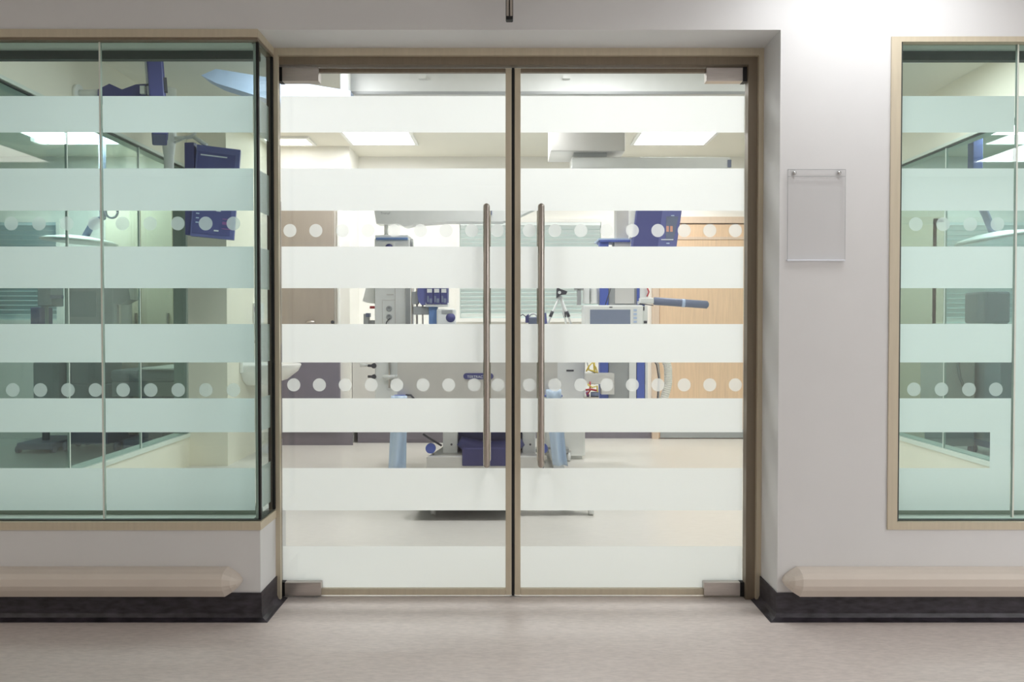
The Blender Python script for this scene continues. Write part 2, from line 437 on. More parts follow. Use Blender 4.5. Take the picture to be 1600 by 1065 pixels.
p1 = MB().box(LWX0 + .03, PJ - 0.003, GY, GY + 0.01, WZ0, WZ1).build('glass_pane', 'window_glass', w1)
p2 = MB().box(PJ + 0.003, LWX1 - 0.008, GY, GY + 0.01, WZ0, WZ1).build('glass_pane', 'window_glass', w1)
p3 = MB().box(LWX1 - 0.014, LWX1 - 0.004, GY + 0.012, 0.20, WZ0, WZ1).build('glass_pane', 'window_glass', w1, 'narrow return pane beside the door frame')
MB().box(PJ - 0.003, PJ + 0.003, GY - .001, GY + 0.011, WZ0, WZ1).build('pane_joint', 'white_sill', w1)
MB().box(LWX1 - 0.012, LWX1 - 0.003, GY - .003, GY + 0.011, WZ0, WZ1).build('corner_seal', 'black_seal', w1)
MB().box(LWX1 - 0.026, LWX1 - 0.018, GY + 0.012, GY + 0.016, WZ0, WZ1).build('glass_edge', 'white_sill', w1)
t = MB().box(LWX1 - 0.024, LWX1 + .001, 0.186, 0.20, WZ0, WZ1); t.build('return_stop', 'black_seal', w1)
FY1 = GY + 0.0115
def bands(win, segs, Y, group):
    for (a, b), pieces in zip(group, segs):
        z1, z0 = at(800, a, Y).z, at(800, b, Y).z
        for x0, x1 in pieces:
            MB().quad((x0, Y, z0), (x1, Y, z0), (x1, Y, z1), (x0, Y, z1)).build('frosted_band', 'frost_window', win, fix=False)
wb = BANDS[:5] + [(731, 797)]
xs = [(LWX0 + .03, PJ - .004), (PJ + .004, LWX1 - 0.028)]
bands(w1, [xs] * 6, FY1, wb)
for a, b in wb:
    z1, z0 = at(800, a, FY1).z, at(800, b, FY1).z; xx = LWX1 - 0.0155
    MB().quad((xx, 0.04, z0), (xx, 0.185, z0), (xx, 0.185, z1), (xx, 0.04, z1)).build('frosted_band', 'frost_window', w1, fix=False)
for py, row in ((349, [17.5 + 43.4 * i for i in range(9)]), (609, [20 + 43.1 * i for i in range(9)])):
    for px in row:
        MB().add(disc(at(px, py, FY1), 0.0255), [tuple(range(32))]).build('frosted_dot', 'dot_window', w1, fix=False)

w2 = window('window_2', 'framed tinted window with frosted stripes right of the doors', RWX0, RWX1, None, 0.334, 2.139, 0)
t = MB(); t.box(RWX0, RWX0 + 0.036, -0.006, 0.034, 0.334, 2.139); t.box(RWX0 + .036, RWX1, -0.006, 0.034, 2.108 + .012, 2.139); t.box(RWX0 + .036, RWX1, -0.006, 0.014, 0.334, 0.362)
t.box(RWX1 - .036, RWX1, -0.006, 0.034, 0.362, 2.12)
t.build('frame', 'tan_frame', w2)
MB().box(RWX0 + .036, RWX1 - .036, 0.014, 0.034, 0.345, 0.3665).box(RWX0 + .036, RWX0 + .043, -0.001, 0.034, 0.372, 2.12).build('bead', 'dark_frame', w2)
MB().box(RWX0 + .036, RWX1 - .036, 0.034, 0.1018, 0.345, 0.366).build('inner_sill', 'white_sill', w2)
MB().box(RWX0, RWX1, 0.12, 0.15, 2.094, 2.165).build('inner_head', 'dark_frame', w2)
MB().box(RWX0, RWX1, 0.034, 0.12, 2.128, 2.139).build('soffit', 'white_sill', w2)
MB().box(RWX0, RWX1, 0.102, 0.15, 0.345, 0.398).build('inner_rail', 'green_frame', w2)
GJ = X(1586, GY)
MB().box(RWX0 + .043, GJ - 0.003, GY, GY + 0.01, 0.3665, 2.12).build('glass_pane', 'window_glass', w2)
MB().box(GJ + 0.003, RWX1 - .036, GY, GY + 0.01, 0.3665, 2.12).build('glass_pane', 'window_glass', w2)
MB().box(GJ - 0.003, GJ + 0.003, GY - .001, GY + 0.011, 0.372, 2.12).build('pane_joint', 'white_sill', w2)
a, b, e = RWX0 + .043, GJ - .004, RWX1 - .036
ab, be = (a, b), (GJ + .004, e)
bands(w2, [[ab, be]] * 3 + [[ab]] * 3, FY1, wb)
z1, z0 = at(800, 450, FY1).z, at(800, 797, FY1).z
MB().quad((be[0], FY1, z0), (be[1], FY1, z0), (be[1], FY1, at(800, 385, FY1).z - (at(800, 385, FY1).z - z1)), (be[0], FY1, z1)).build('frosted_sheet', 'frost_window', w2, fix=False)
xq = X(1549, FY1); za, zb_ = at(800, 675, FY1).z, at(800, 731, FY1).z
MB().quad((xq, FY1, zb_), (b, FY1, zb_), (b, FY1, za), (xq, FY1, za)).build('frosted_patch', 'frost_window', w2, fix=False)
for py, row in ((350, [1431, 1473.5, 1516, 1558.5]), (608, [1428, 1471, 1514, 1556])):
    for px in row:
        MB().add(disc(at(px, py, FY1), 0.0255), [tuple(range(32))]).build('frosted_dot', 'dot_window', w2, fix=False)

# ------------------------------------------------------------------ corridor things
def bumper(x0, x1, end, label):
    b = empty('bumper_rail', ((x0 + x1) / 2, -0.001, 0.09), label, 'bumper rail', 'corridor bumper rails')
    zc = 0.147
    prof = [(-0.001, 0.197), (-0.038, 0.197), (-0.066, 0.188), (-0.078, 0.172), (-0.078, 0.146), (-0.068, 0.128), (-0.044, 0.098), (-0.001, 0.098)]
    n = len(prof); s = 1 if end == 'right' else -1
    xe = x1 - 0.052 if end == 'right' else x0 + 0.052
    xo = x0 if end == 'right' else x1
    vs = [(xo, y, z) for y, z in prof] + [(xe, y, z) for y, z in prof]
    fs = [(j, (j + 1) % n, n + (j + 1) % n, n + j) for j in range(n)] + [tuple(range(n))]
    MB().add(vs, fs).build('rail', 'bumper', b)
    vs = []
    for k, (dx, sc_, sy) in enumerate(((0, 1, 1), (0.026, 0.68, 0.86), (0.042, 0.40, 0.66), (0.05, 0.16, 0.45), (0.052, 0.02, 0.3))):
        vs += [(xe + s * dx, y * sy if y < -0.01 else y, zc + (z - zc) * sc_) for y, z in prof]
    fs = [(k * n + j, k * n + (j + 1) % n, (k + 1) * n + (j + 1) % n, (k + 1) * n + j) for k in range(4) for j in range(n)] + [tuple(4 * n + j for j in range(n))]
    MB().add(vs, fs).build('end_cap', 'bumper', b)
bumper(-3.6, -0.995, 'right', 'beige corridor bumper rail on the wall under the left window')
bumper(0.998, 3.6, 'left', 'beige corridor bumper rail on the wall right of the doors')

sg = empty('sign_holder', (1.119, -0.002, 1.33), 'empty clear acrylic sign holder screwed to the wall right of doors', 'sign holder')
hx0, hx1 = X(1230, -0.008, 330), X(1320.5, -0.008, 330); hz0, hz1 = Z(406, -0.008), Z(264.5, -0.008)
zs = Z(275.5, -0.008)
MB().box(hx0, hx1, -0.004, -0.001, hz0, hz1, bev=0.0008).build('back_plate', 'acrylic', sg)
MB().box(hx0, hx1, -0.010, -0.006, hz0, zs, bev=0.0008).build('front_plate', 'acrylic', sg)
MB().box(hx0, hx1, -0.012, -0.001, hz0 - .004, hz0 + 0.0015, bev=0.0008).build('bottom_fold', 'ink_white', sg)
for a_, b_, c_, d_ in ((hx0, hx1, hz1 - .0018, hz1), (hx0, hx1, zs - .0012, zs + .0004), (hx0, hx0 + .0014, hz0, hz1), (hx1 - .0014, hx1, hz0, hz1)):
    MB().box(a_, b_, -0.0112, -0.0102, c_, d_).build('polished_edge', 'mid_grey', sg)
for px in (1241, 1311):
    c = at(px, 270, -0.004)
    MB().lathe((0, 0, 0), [(0.0075, 0), (0.0075, 0.002), (0.005, 0.005), (0.0001, 0.006)], 16, Matrix.Translation(c) @ Matrix.Rotation(R(90), 4, 'X')).build('screw', 'chrome', sg)

br = empty('hanging_bracket', (X(796, -0.12, 10), -0.12, 2.14), 'thin grey twin-strip bracket with black end hanging above the doors', 'bracket')
bx, bz = X(796, -0.12, 20), Z(33, -0.12)
for sx in (-1, 1):
    MB().box(bx + sx * 0.0062 - 0.0042, bx + sx * 0.0062 + 0.0042, -0.136, -0.108, bz + 0.012, HCEIL, bev=0.001).build('strip', 'brushed_bar', br)
MB().box(bx - 0.0128, bx + 0.0128, -0.132, -0.106, bz + 0.004, HCEIL - .001).build('core', 'black_seal', br)
MB().box(bx - 0.0128, bx + 0.0128, -0.137, -0.105, bz, bz + 0.013, bev=0.004).build('end_cap', 'black_seal', br)

def panel_light(x0, x1, y0, y1, z, m, label, group, fr=0.03, name='ceiling_light'):
    o = empty(name, ((x0 + x1) / 2, (y0 + y1) / 2, z), label, 'light', group)
    t = MB(); d0, d1 = z - 0.018, z - 0.0005
    t.box(x0, x1, y0, y0 + fr, d0, d1); t.box(x0, x1, y1 - fr, y1, d0, d1); t.box(x0, x0 + fr, y0 + fr, y1 - fr, d0, d1); t.box(x1 - fr, x1, y0 + fr, y1 - fr, d0, d1)
    t.build('frame', 'white_plastic', o)
    zz = z - 0.012
    MB().quad((x0 + fr, y0 + fr, zz), (x0 + fr, y1 - fr, zz), (x1 - fr, y1 - fr, zz), (x1 - fr, y0 + fr, zz)).build('diffuser', m, o, fix=False)
    return o
# recessed corridor light above the view, plus two added fill panels
o = empty('recessed_light', (1.3, -0.39, HCEIL + .1), 'recessed square corridor light above the right pier', 'light')
MB().quad((0.97, -0.60, HCEIL + .09), (0.97, -0.18, HCEIL + .09), (1.63, -0.18, HCEIL + .09), (1.63, -0.60, HCEIL + .09)).build('diffuser', 'hall_light', o, fix=False)
MB().box(0.93, 1.67, -0.65, -0.13, HCEIL + .121, HCEIL + .14).build('housing', 'white_plastic', o)
panel_light(-4.9, -3.7, -3.6, -2.4, HCEIL, 'hall_fill_left', 'added fill light panel far to the left, out of view', 'added corridor fill panels')  # warm fill added out of view to brighten the corridor
panel_light(3.7, 4.9, -3.6, -2.4, HCEIL, 'hall_fill_right', 'added fill light panel far to the right, out of view', 'added corridor fill panels')  # neutral fill added out of view, clear of the glass reflections

# ------------------------------------------------------------------ theatre lights
G = 'ceiling light panels of the treatment room'
for (x0, x1, y0, y1, lab) in [
    (-1.43, -0.83, 3.68, 4.28, 'square ceiling light panel left of the centre near the rear wall'),
    (1.05, 1.72, 3.66, 4.28, 'bright ceiling light panel above the right pendant at the rear'),
    (-2.16, -1.74, 4.0, 4.3, 'ceiling light panel in the far left corner above the washbasin'),
    (-1.43, -0.83, 1.0, 1.6, 'ceiling light panel left of the centre near the doors'),
    (0.2, 0.8, 1.0, 1.6, 'ceiling light panel right of the centre near the doors'),
    (-0.3, 0.3, 2.9, 3.5, 'ceiling light panel in the middle of the treatment room'),
    (1.9, 2.5, 1.4, 2.0, 'ceiling light panel beside the right glass partition')]:
    panel_light(x0, x1, y0, y1, CEIL, 'corner_light' if x0 < -2 else 'theatre_light', lab, G)
G = 'ceiling light panels of the side rooms'
panel_light(-4.1, -3.3, 3.6, 4.25, CEIL, 'side_light', 'white ceiling light in the room behind the left partition', G)
panel_light(3.7, 4.5, 3.2, 3.9, CEIL, 'side_light', 'white ceiling light in the room behind the right partition', G)

# ------------------------------------------------------------------ glazed partitions
def partition(name, x, th, y0, y1, joints, label):
    s = 1 if x > 0 else -1
    xa, xb = (x, x + th) if s > 0 else (x - th, x)
    P = empty(name, ((xa + xb) / 2, (y0 + y1) / 2, 0), label, 'partition', None, 'structure')
    MB().box(xa, xb, y0, y1, 0, SILL - 0.03).build('lower_wall', 'cream_wall', P)
    MB().box(xa, xb, y0, y1, HEAD + 0.02, CEIL).build('upper_wall', 'cream_wall', P)
    MB().box(xa - 0.012, xb + 0.012, y0, y1, SILL - 0.03, SILL).build('sill_rail', 'white_sill', P)
    MB().box(xa - 0.008, xb + 0.008, y0, y1, HEAD, HEAD + 0.02).build('head_rail', 'white_sill', P)
    xm = x + s * 0.014
    MB().box(xm - .010, xm + .010, y0, y1, HEAD - .008, HEAD).build('head_channel', 'dark_frame', P)
    ed = [y0] + joints + [y1]
    for i in range(len(ed) - 1):
        MB().box(xm - 0.006, xm + 0.006, ed[i] + (0.006 if i else 0), ed[i + 1] - 0.006, SILL, HEAD - .008).build('glass_pane', 'partition_glass', P)
        if i: MB().box(xm - 0.0065, xm + 0.0065, ed[i] - 0.005, ed[i] + 0.005, SILL, HEAD - .008).build('pane_joint', 'white_sill', P)
    return P
partition('wall_glass_left', XL, 0.1, 0.12, 3.3, [0.75, 1.62, 2.51], 'glazed partition wall on the left side of the treatment room')
partition('wall_glass_right', XR, 0.1, 0.12, BACK, [0.75, 1.65, 2.53, 3.4, 4.2], 'glazed partition wall on the right side of the treatment room')
MB().box(XL - 0.1, XL, 3.27, 3.3, SILL, HEAD).build('trim_3', 'side_post', None, 'grey green end post of the left glazed partition', 'trim', None, 'structure')

# ------------------------------------------------------------------ rear windows with blinds
def blind_window(name, x0, x1, z0, z1, label, blab, slat_m, n):
    wn = empty(name, ((x0 + x1) / 2, BACK - 0.03, z0), label, 'window', None, 'structure')
    t = MB(); y0, y1 = BACK - 0.05, BACK - 0.001; f = 0.035
    t.box(x0 - f, x1 + f, y0, y1, z1, z1 + f); t.box(x0 - f, x1 + f, y0 - .02, y1, z0 - f, z0); t.box(x0 - f, x0, y0, y1, z0, z1); t.box(x1, x1 + f, y0, y1, z0, z1)
    t.build('window_frame', 'theatre_paint', wn)
    MB().box(x0, x1, BACK - 0.012, BACK - 0.002, z0, z1).build('pane', 'window_glow', wn)
    b = empty('venetian_blind', ((x0 + x1) / 2, BACK - 0.035, z0), blab, 'blind')
    MB().box(x0 + .004, x1 - .004, BACK - 0.048, BACK - 0.02, z1 - 0.03, z1 - .001).build('headrail', slat_m, b)
    p = (z1 - 0.04 - z0) / n; first = None
    for i in range(n):
        zc = z0 + 0.01 + p * i + p / 2
        if first is None:
            M = Matrix.Translation((0, BACK - 0.034, zc)) @ Matrix.Rotation(R(-52), 4, 'X')
            o = MB().box(x0 + .006, x1 - .006, -p * 0.52, p * 0.52, -0.0008, 0.0008, M).build('slat', slat_m, b); first = o; zf = zc
        else:
            o = first.copy(); C.objects.link(o); o.parent = b; o.location = (0, 0, zc - zf)
    return wn
blind_window('window_3', X(719, BACK), X(938, BACK), Z(497, BACK), Z(348, BACK), 'rear window with pale frame behind the bed', 'closed pale teal venetian blind in the rear window behind the bed', 'blind', 22)
blind_window('window_4', -5.35, -4.35, Z(500, BACK), Z(348, BACK), 'rear window of the dim left side room', 'blue grey venetian blind in the left side room', 'blind_blue', 20)
blind_window('window_5', 4.05, 4.9, Z(505, BACK), Z(348, BACK), 'rear window of the right side room', 'pale green venetian blind in the right side room', 'blind', 20)

# ------------------------------------------------------------------ rear doors
d3 = empty('door_3', (-1.9, 4.4, 0), 'taupe side door with grey kick plate beside the washbasin', 'door', None, 'structure')
ra = X(522, 4.38); 
MB().box(-2.19, ra, 4.365, 4.399, 0.92, 2.2).build('upper_panel', 'door_taupe', d3)
MB().box(-2.19, X(531, 4.38), 4.36, 4.399, 0.12, 0.92).build('kick_plate', 'kick_plate', d3)
h = MB().cyl((X(493, 4.36), 4.33, Z(503, 4.33)), (X(480, 4.36), 4.33, Z(503, 4.33)), 0.012).build('handle', 'steel', d3)
MB().cyl((X(520, 4.36), 4.365, Z(503, 4.36)), (X(520, 4.36), 4.34, Z(503, 4.36)), 0.015).build('lock', 'charcoal', d3)
MB().box(X(528, 4.38), X(531, 4.38), 4.37, 4.399, .92, 2.24).build('frame_edge', 'white_plastic', d3)

d4 = empty('door_4', (1.9, BACK, 0), 'light oak door with pale frame at the rear right', 'door', None, 'structure')
xj = X(1030, BACK - .03)
MB().box(xj, xj + 0.92, BACK - 0.045, BACK - 0.001, 0.008, 2.05, bev=.002).build('door_panel', 'oak', d4)
t = MB(); x9 = X(1019, BACK - .03)
t.box(x9, xj - .004, BACK - 0.06, BACK - 0.001, 0, 2.09); t.box(xj - .004, xj + 1.0, BACK - 0.06, BACK - 0.001, 2.06, 2.12); t.box(xj + .925, xj + 1.0, BACK - 0.06, BACK - 0.001, 0, 2.06)
t.build('door_frame', 'oak_trim', d4)
MB().box(xj, xj + .9, BACK - 0.052, BACK - 0.046, 1.905, 1.93).build('top_rail', 'oak_trim', d4, 'pale horizontal rail')
MB().box(xj + .01, xj + .9, BACK - 0.052, BACK - 0.046, 0.01, 0.09).build('kick_plate', 'mid_grey', d4)

# ------------------------------------------------------------------ washbasin and dispenser on the left wall
b = empty('washbasin', (-2.2, 3.85, 0.58), 'white wall-hung washbasin beside the taupe door', 'washbasin')
prof = [(0.0001, -0.17), (0.10, -0.165), (0.19, -0.12), (0.245, -0.05), (0.262, 0.0), (0.258, 0.012), (0.235, 0.008), (0.2, -0.05), (0.12, -0.11), (0.0001, -0.12)]
M = Matrix.Translation((-2.198, 3.85, 0.755)) @ Matrix.Scale(1.62, 4, (1, 0, 0))
MB().lathe((0, 0, 0), prof, 24, M, True, -math.pi / 2, math.pi / 2).build('bowl', 'white_plastic', b)
MB().box(-2.2, -2.17, 3.58, 4.12, 0.70, 0.80, bev=.006).build('back_ledge', 'white_plastic', b)
MB().ring([(-2.18, 3.85, 0.80), (-2.18, 3.85, 0.93), (-2.14, 3.85, 0.97), (-2.06, 3.85, 0.96), (-2.04, 3.85, 0.92)], 0.011, 10).build('tap', 'chrome', b)

ds = empty('soap_dispenser', (-2.2, 3.95, 1.1), 'white wall dispenser with purple and blue labels above the washbasin', 'dispenser')
zt_, zb_ = Z(473, 3.95), Z(506, 3.95)
MB().box(-2.199, -2.13, 3.93, 4.02, zb_, zt_, bev=.006).build('body', 'white_plastic', ds)
MB().box(-2.185, -2.135, 3.926, 3.93, zt_ - .075, zt_ - .035).build('upper_label', 'purple', ds, 'purple label')
MB().box(-2.175, -2.133, 3.926, 3.93, zb_ + .012, zb_ + .075).build('lower_label', 'blue', ds, 'blue label')

# ------------------------------------------------------------------ ceiling beam and pale boom
bm_ = empty('ceiling_rail', (0.4, 2.0, CEIL - .2), 'pale grey ceiling rail crossing above the glass doors', 'rail')
x0, x1 = X(548, 2.0, 130), X(1240, 2.0, 130)
MB().box(x0, x1, 2.0, 2.25, Z(147, 2.0), CEIL - .001, bev=.004).build('beam', 'pale_grey', bm_)
MB().box(x0, x1, 1.985, 2.0, Z(147, 1.99), Z(143, 1.99)).build('lower_lip', 'mid_grey', bm_)
for px in (660, 885):
    c = at(px, 120, 1.985); MB().box(c.x - .022, c.x + .022, 1.972, 2.0, c.z - .012, c.z + .008).build('clip', 'white_plastic', bm_)
bo = empty('ceiling_boom', (X(540, 1.9, 130), 1.9, CEIL), 'pale blue ceiling boom with white post near the top left of doors', 'boom')
px_ = X(540, 1.9, 130)
MB().cyl((px_, 1.9, Z(165, 1.9)), (px_, 1.9, CEIL - .001), 0.032, n=20).build('post', 'white_plastic', bo)
a0, a1 = at(318, 118, 1.9), at(540, 160, 1.9)
t = MB(); t.prism([(at(322, 122, 1.9).x, at(322, 124, 1.9).z), (at(345, 114, 1.9).x, at(345, 114, 1.9).z), (at(552, 140, 1.9).x, at(552, 148, 1.9).z), (at(552, 140, 1.9).x, at(552, 190, 1.9).z), (at(520, 190, 1.9).x, at(520, 190, 1.9).z), (at(345, 134, 1.9).x, at(345, 136, 1.9).z)], 1.82, 1.98)
t.build('arm', 'pale_blue', bo)
MB().box(px_ - .08, px_ + .08, 1.82, 1.98, CEIL - .03, CEIL - .001, bev=.004).build('ceiling_plate', 'white_plastic', bo)

# ------------------------------------------------------------------ pendants
YP = 3.2
pd = empty('pendant_arm', (X(920, YP), YP + .1, CEIL), 'grey ceiling pendant with jointed arms across the middle of the room', 'pendant')
MB().pxbox(860, 180, 977, 236, YP, 0.42, .006).pxbox(890, 120, 948, 181, YP + .1, 0.2).build('ceiling_box', 'warm_grey', pd)
MB().pxbox(897, 236, 948, 245, YP + .05, 0.24).build('swivel', 'mid_grey', pd)
MB().pxbox(893, 245, 1142, 264, YP + .04, 0.2, .008).pxbox(893, 262, 950, 280, YP + .04, 0.2).build('upper_arm', 'pale_grey', pd)
c0, c1 = at(1139, 247, YP + .03), at(1141, 261, YP + .03)
MB().box(c0.x - .008, c1.x + .008, YP + .028, YP + .04, c1.z, c0.z - .012).build('end_cap', 'slate', pd)
o = [(912, 272), (938, 278), (795, 345), (770, 345), (765, 320)]
MB().prism([(at(x, y, YP + .06).x, at(x, y, YP + .06).z) for x, y in o], YP + .06, YP + .2).build('link_arm', 'pale_grey', pd)
o = [(584, 326), (775, 322), (786, 330), (786, 346), (700, 346), (648, 350), (632, 354), (624, 350), (616, 349), (610, 350), (588, 349)]
MB().prism([(at(x, y, YP + .05).x, at(x, y, YP + .05).z) for x, y in o], YP + .05, YP + .21).build('lower_arm', 'pale_grey', pd, 'long pale grey lower arm')
c = at(766, 332, YP + .04); MB().box(c.x - .013, c.x + .013, YP + .03, YP + .05, c.z - .016, c.z + .016).build('brake_button', 'slate', pd)
text('Trumpf', 0.024, Matrix.Translation(at(602, 333, YP + .049)) @ Matrix.Rotation(R(90), 4, 'X'), 'lettering', 'mid_grey', pd)
c = at(603.5, 350, YP + .13); c2 = at(603.5, 367, YP + .13)
MB().cyl(c + Vector((0, 0, .02)), c2, 0.016).cyl(c2, c2 + Vector((0, 0, -.012)), 0.028).build('drop_rod', 'pale_grey', pd)
# left equipment column, hung from the lower arm
YT = YP + .02
tw = empty('supply_column', (X(612, YT), YT + .15, 0.45), 'light grey hanging supply column with sockets left of the bed', 'supply column')
MB().pxbox(586, 372, 640, 650, YT, 0.3, .006).build('body', 'pale_grey', tw)
MB().pxbox(587, 371, 637, 374.5, YT - .02, 0.34, .004).build('top_trim', 'mid_blue', tw)
MB().pxbox(586, 367, 638, 371.5, YT + .0, 0.3, .004).build('top_cap', 'white_plastic', tw)
MB().pxbox(598, 377, 617, 386, YT - .006, .006).build('badge_plate', 'white_plastic', tw)
c = at(608, 387, YT - .008); MB().lathe((0, 0, 0), [(0.0001, .004), (0.03, .004), (0.03, 0)], 24, Matrix.Translation(c) @ Matrix.Rotation(R(90), 4, 'X')).build('badge', 'navy', tw)
c = at(640, 379, YT + .05); MB().cyl(c, c + Vector((0.025, 0, 0)), 0.03).build('knob', 'mid_grey', tw)
MB().pxbox(634, 388, 641, 648, YT - .012, .014).build('side_rail', 'mid_grey', tw)
MB().pxbox(597, 468, 617, 469, YT - .003, .004).pxbox(604, 459, 615, 461, YT - .003, .004).pxbox(597, 470, 598, 505, YT - .003, .004).pxbox(617, 450, 618, 505, YT - .003, .004).build('panel_lines', 'warm_grey', tw)
for py in (482, 495, 432, 415):
    c = at(608, py, YT); MB().lathe((0, 0, 0), [(0.022, 0), (0.022, .006), (0.014, .01), (0.012, .004), (0.0001, .004)], 20, Matrix.Translation(c) @ Matrix.Rotation(R(90), 4, 'X')).build('gas_socket', 'mid_grey', tw)
MB().ring([at(609, 497, YT - .012), at(604, 503, YT - .02), at(602, 512, YT - .02), at(602, 560, YT - .02)], 0.004, 6).build('gas_hose', 'charcoal', tw)
# white cloth and small box on its left flank
MB().prism([(at(x, y, YT + .1).x, at(x, y, YT + .1).z) for x, y in ((576, 440), (586, 440), (586, 474), (574, 473), (568, 470))], YT + .06, YT + .2).build('dispenser', 'white_plastic', tw, 'white side dispenser')
c = at(580.5, 480, YT + .1); MB().box(c.x - .01, c.x + .03, YT + .08, YT + .12, c.z - .01, c.z + .01).build('valve', 'red', tw)
MB().pxbox(568, 490, 576, 540, YT + .08, .06, .004).pxbox(576, 500, 588, 506, YT + .1, .03).build('flank_box', 'mid_grey', tw)
MB().pxbox(571.5, 489, 577, 495, YT + .075, .07).build('flank_cap', 'slate', tw)
MB().cyl(at(608.5, 540, YT - .03), at(608.5, 606, YT - .03), 0.008).build('rod', 'steel', tw)
c = at(609, 589, YT - .03); MB().cyl(c + Vector((-.05, 0, 0)), c + Vector((.04, 0, 0)), 0.018).cyl(c + Vector((.04, 0, 0)), c + Vector((.06, 0, .012)), 0.014).build('clamp', 'pale_grey', tw)
for py, r_ in ((571, .02), (588, .018)):
    c = at(585, py, YT + .02); MB().cyl(c + Vector((0, -.03, .0)), c + Vector((0, .04, 0)), r_).cyl(c + Vector((-.05, 0, 0)), c, 0.01).build('flank_valve', 'charcoal', tw)
c = at(563, 570, YT + .02); MB().cyl(c, c + Vector((.06, 0, 0)), .016, .01).build('nozzle', 'white_plastic', tw)

# ------------------------------------------------------------------ infusion stand
YI = 2.95
iv = empty('infusion_rack', (X(655, YI), YI, Z(545, YI)), 'infusion rack with dark blue pumps on poles beside the supply column', 'infusion rack')
for px in (644, 651.5, 660.5):
    MB().cyl((X(px, YI), YI, Z(545, YI)), (X(px, YI), YI, Z(430 if px > 645 else 395, YI)), 0.008 if px < 660 else 0.006).build('pole', 'steel', iv)
MB().box(X(638, YI), X(664, YI), YI - .012, YI + .012, Z(540, YI), Z(530, YI)).box(X(636, YI), X(642, YI), YI - .012, YT + .001, Z(540, YI), Z(530, YI)).build('bracket', 'steel', iv)
c = at(648, 462, YI); MB().box(c.x - .02, c.x + .03, YI - .03, YI + .03, c.z - .06, c.z + .03, bev=.004).build('clamp', 'mid_grey', iv)
c = at(657, 485, YI); MB().box(c.x - .05, c.x + .07, YI - .025, YI + .03, c.z - .03, c.z + .03, bev=.004).build('lower_clamp', 'mid_grey', iv)
o = [(653, 446), (668, 446), (668, 470), (664, 476), (658, 476), (654, 471), (652, 460)]
MB().prism([(at(x, y, YI - .06).x, at(x, y, YI - .06).z) for x, y in o], YI - .06, YI + .06).build('rack_end', 'violet_blue', iv)
for k in range(3):
    xa = 666 + k * 11.2
    pm = MB().pxbox(xa, 440, xa + 10.6, 475, YI - .09, .14, .003).build('pump', 'navy', iv)
    MB().pxbox(xa + 1.2, 451, xa + 9.0, 457, YI - .094, .006).build('display', 'pale_grey', pm)
    MB().pxbox(xa + 1.5, 462, xa + 4, 472, YI - .093, .005).pxbox(xa + 5, 466, xa + 9, 473, YI - .093, .005).build('keypad', 'screen_grey', pm)
MB().pxbox(665, 472.5, 700, 479, YI - .08, .12, .004).build('rack_shelf', 'pale_grey', iv)
MB().pxbox(670, 478, 683, 545, YI - .05, .08, .003).build('rack_post', 'mid_blue', iv)
bd = MB().pxbox(682, 482, 711, 508, YI - .1, .12, .012).build('syringe_driver', 'pale_grey', iv, 'pale grey pump module with blue lens')
c = at(704, 496, YI - .1); MB().lathe((0, 0, 0), [(0.0001, .02), (0.02, .018), (0.034, 0)], 16, Matrix.Translation(c) @ Matrix.Rotation(R(90), 4, 'X')).build('lens', 'navy', bd)
MB().pxbox(690, 484, 707, 490, YI - .105, .006).build('window', 'mid_grey', bd)
MB().pxbox(682, 507, 708, 512, YI - .06, .1).build('driver_bracket', 'charcoal', iv)

# ------------------------------------------------------------------ low cabinet on the rear wall
cb = empty('base_cabinet', (X(600, 4.3), 4.6, 0), 'long warm grey base cabinet on the rear wall behind the column', 'cabinet')
xa, xb = -1.4695, X(720, 4.5)
MB().box(xa, xb, 4.5, BACK - .016, 0.20, 0.885).build('body', 'warm_grey', cb)
MB().box(xa - .01, xb + .01, 4.46, BACK - .016, 0.885, 0.92, bev=.004).build('worktop', 'pale_grey', cb)
MB().box(xa + .04, xb - .04, 4.54, BACK - .016, 0.0, 0.20).build('plinth', 'grey_skirting', cb)
n = 3
for i in range(n):
    x0_, x1_ = xa + (xb - xa) * i / n + .004, xa + (xb - xa) * (i + 1) / n - .004
    dd = MB().box(x0_, x1_, 4.482, 4.499, 0.21, 0.875, bev=.003).build('door', 'warm_grey', cb)
    MB().box(x1_ - .05, x1_ - .035, 4.462, 4.482, 0.6, 0.75, bev=.003).build('handle', 'steel', dd)

# ------------------------------------------------------------------ bed
YB = 1.62
bed = empty('hospital_bed', (-0.19, 2.6, 0), 'hospital bed seen from its grey head end between pale blue aprons', 'bed')
BX0, BX1 = X(621, YB, 600), X(871, YB, 600)
zt_ = Z(508, YB)
o = []
w_, h0, h1, r_ = (BX1 - BX0), Z(655, YB), zt_, 0.05
for cx, cz, a0 in ((BX1 - r_, h1 - r_, 0), (BX0 + r_, h1 - r_, 90), (BX0 + r_, h0 + r_, 180), (BX1 - r_, h0 + r_, 270)):
    for i in range(6):
        a = R(a0 + 18 * i); o.append((cx + r_ * math.cos(a), cz + r_ * math.sin(a)))
hb = MB().prism(o, YB, YB + 0.05).build('headboard', 'warm_grey', bed)
lx0, lx1, ly = X(724, YB, 587), X(771, YB, 587), YB - .001
cz = Z(587.5, YB); hh = 0.0175
o = []
for i in range(9): a = R(90 + 180 * i / 8); o.append((lx0 + hh + hh * math.cos(a), cz + hh * math.sin(a)))
for i in range(9): a = R(-90 + 180 * i / 8); o.append((lx1 - hh + hh * math.cos(a), cz + hh * math.sin(a)))
MB().prism(o, YB - .004, YB).build('name_plate', 'navy', hb, 'dark blue rounded name plate')
text('TERTRACARE', 0.021, Matrix.Translation((lx0 + .085, YB - .0045, cz - .004)) @ Matrix.Rotation(R(90), 4, 'X'), 'lettering', 'ink_white', hb)
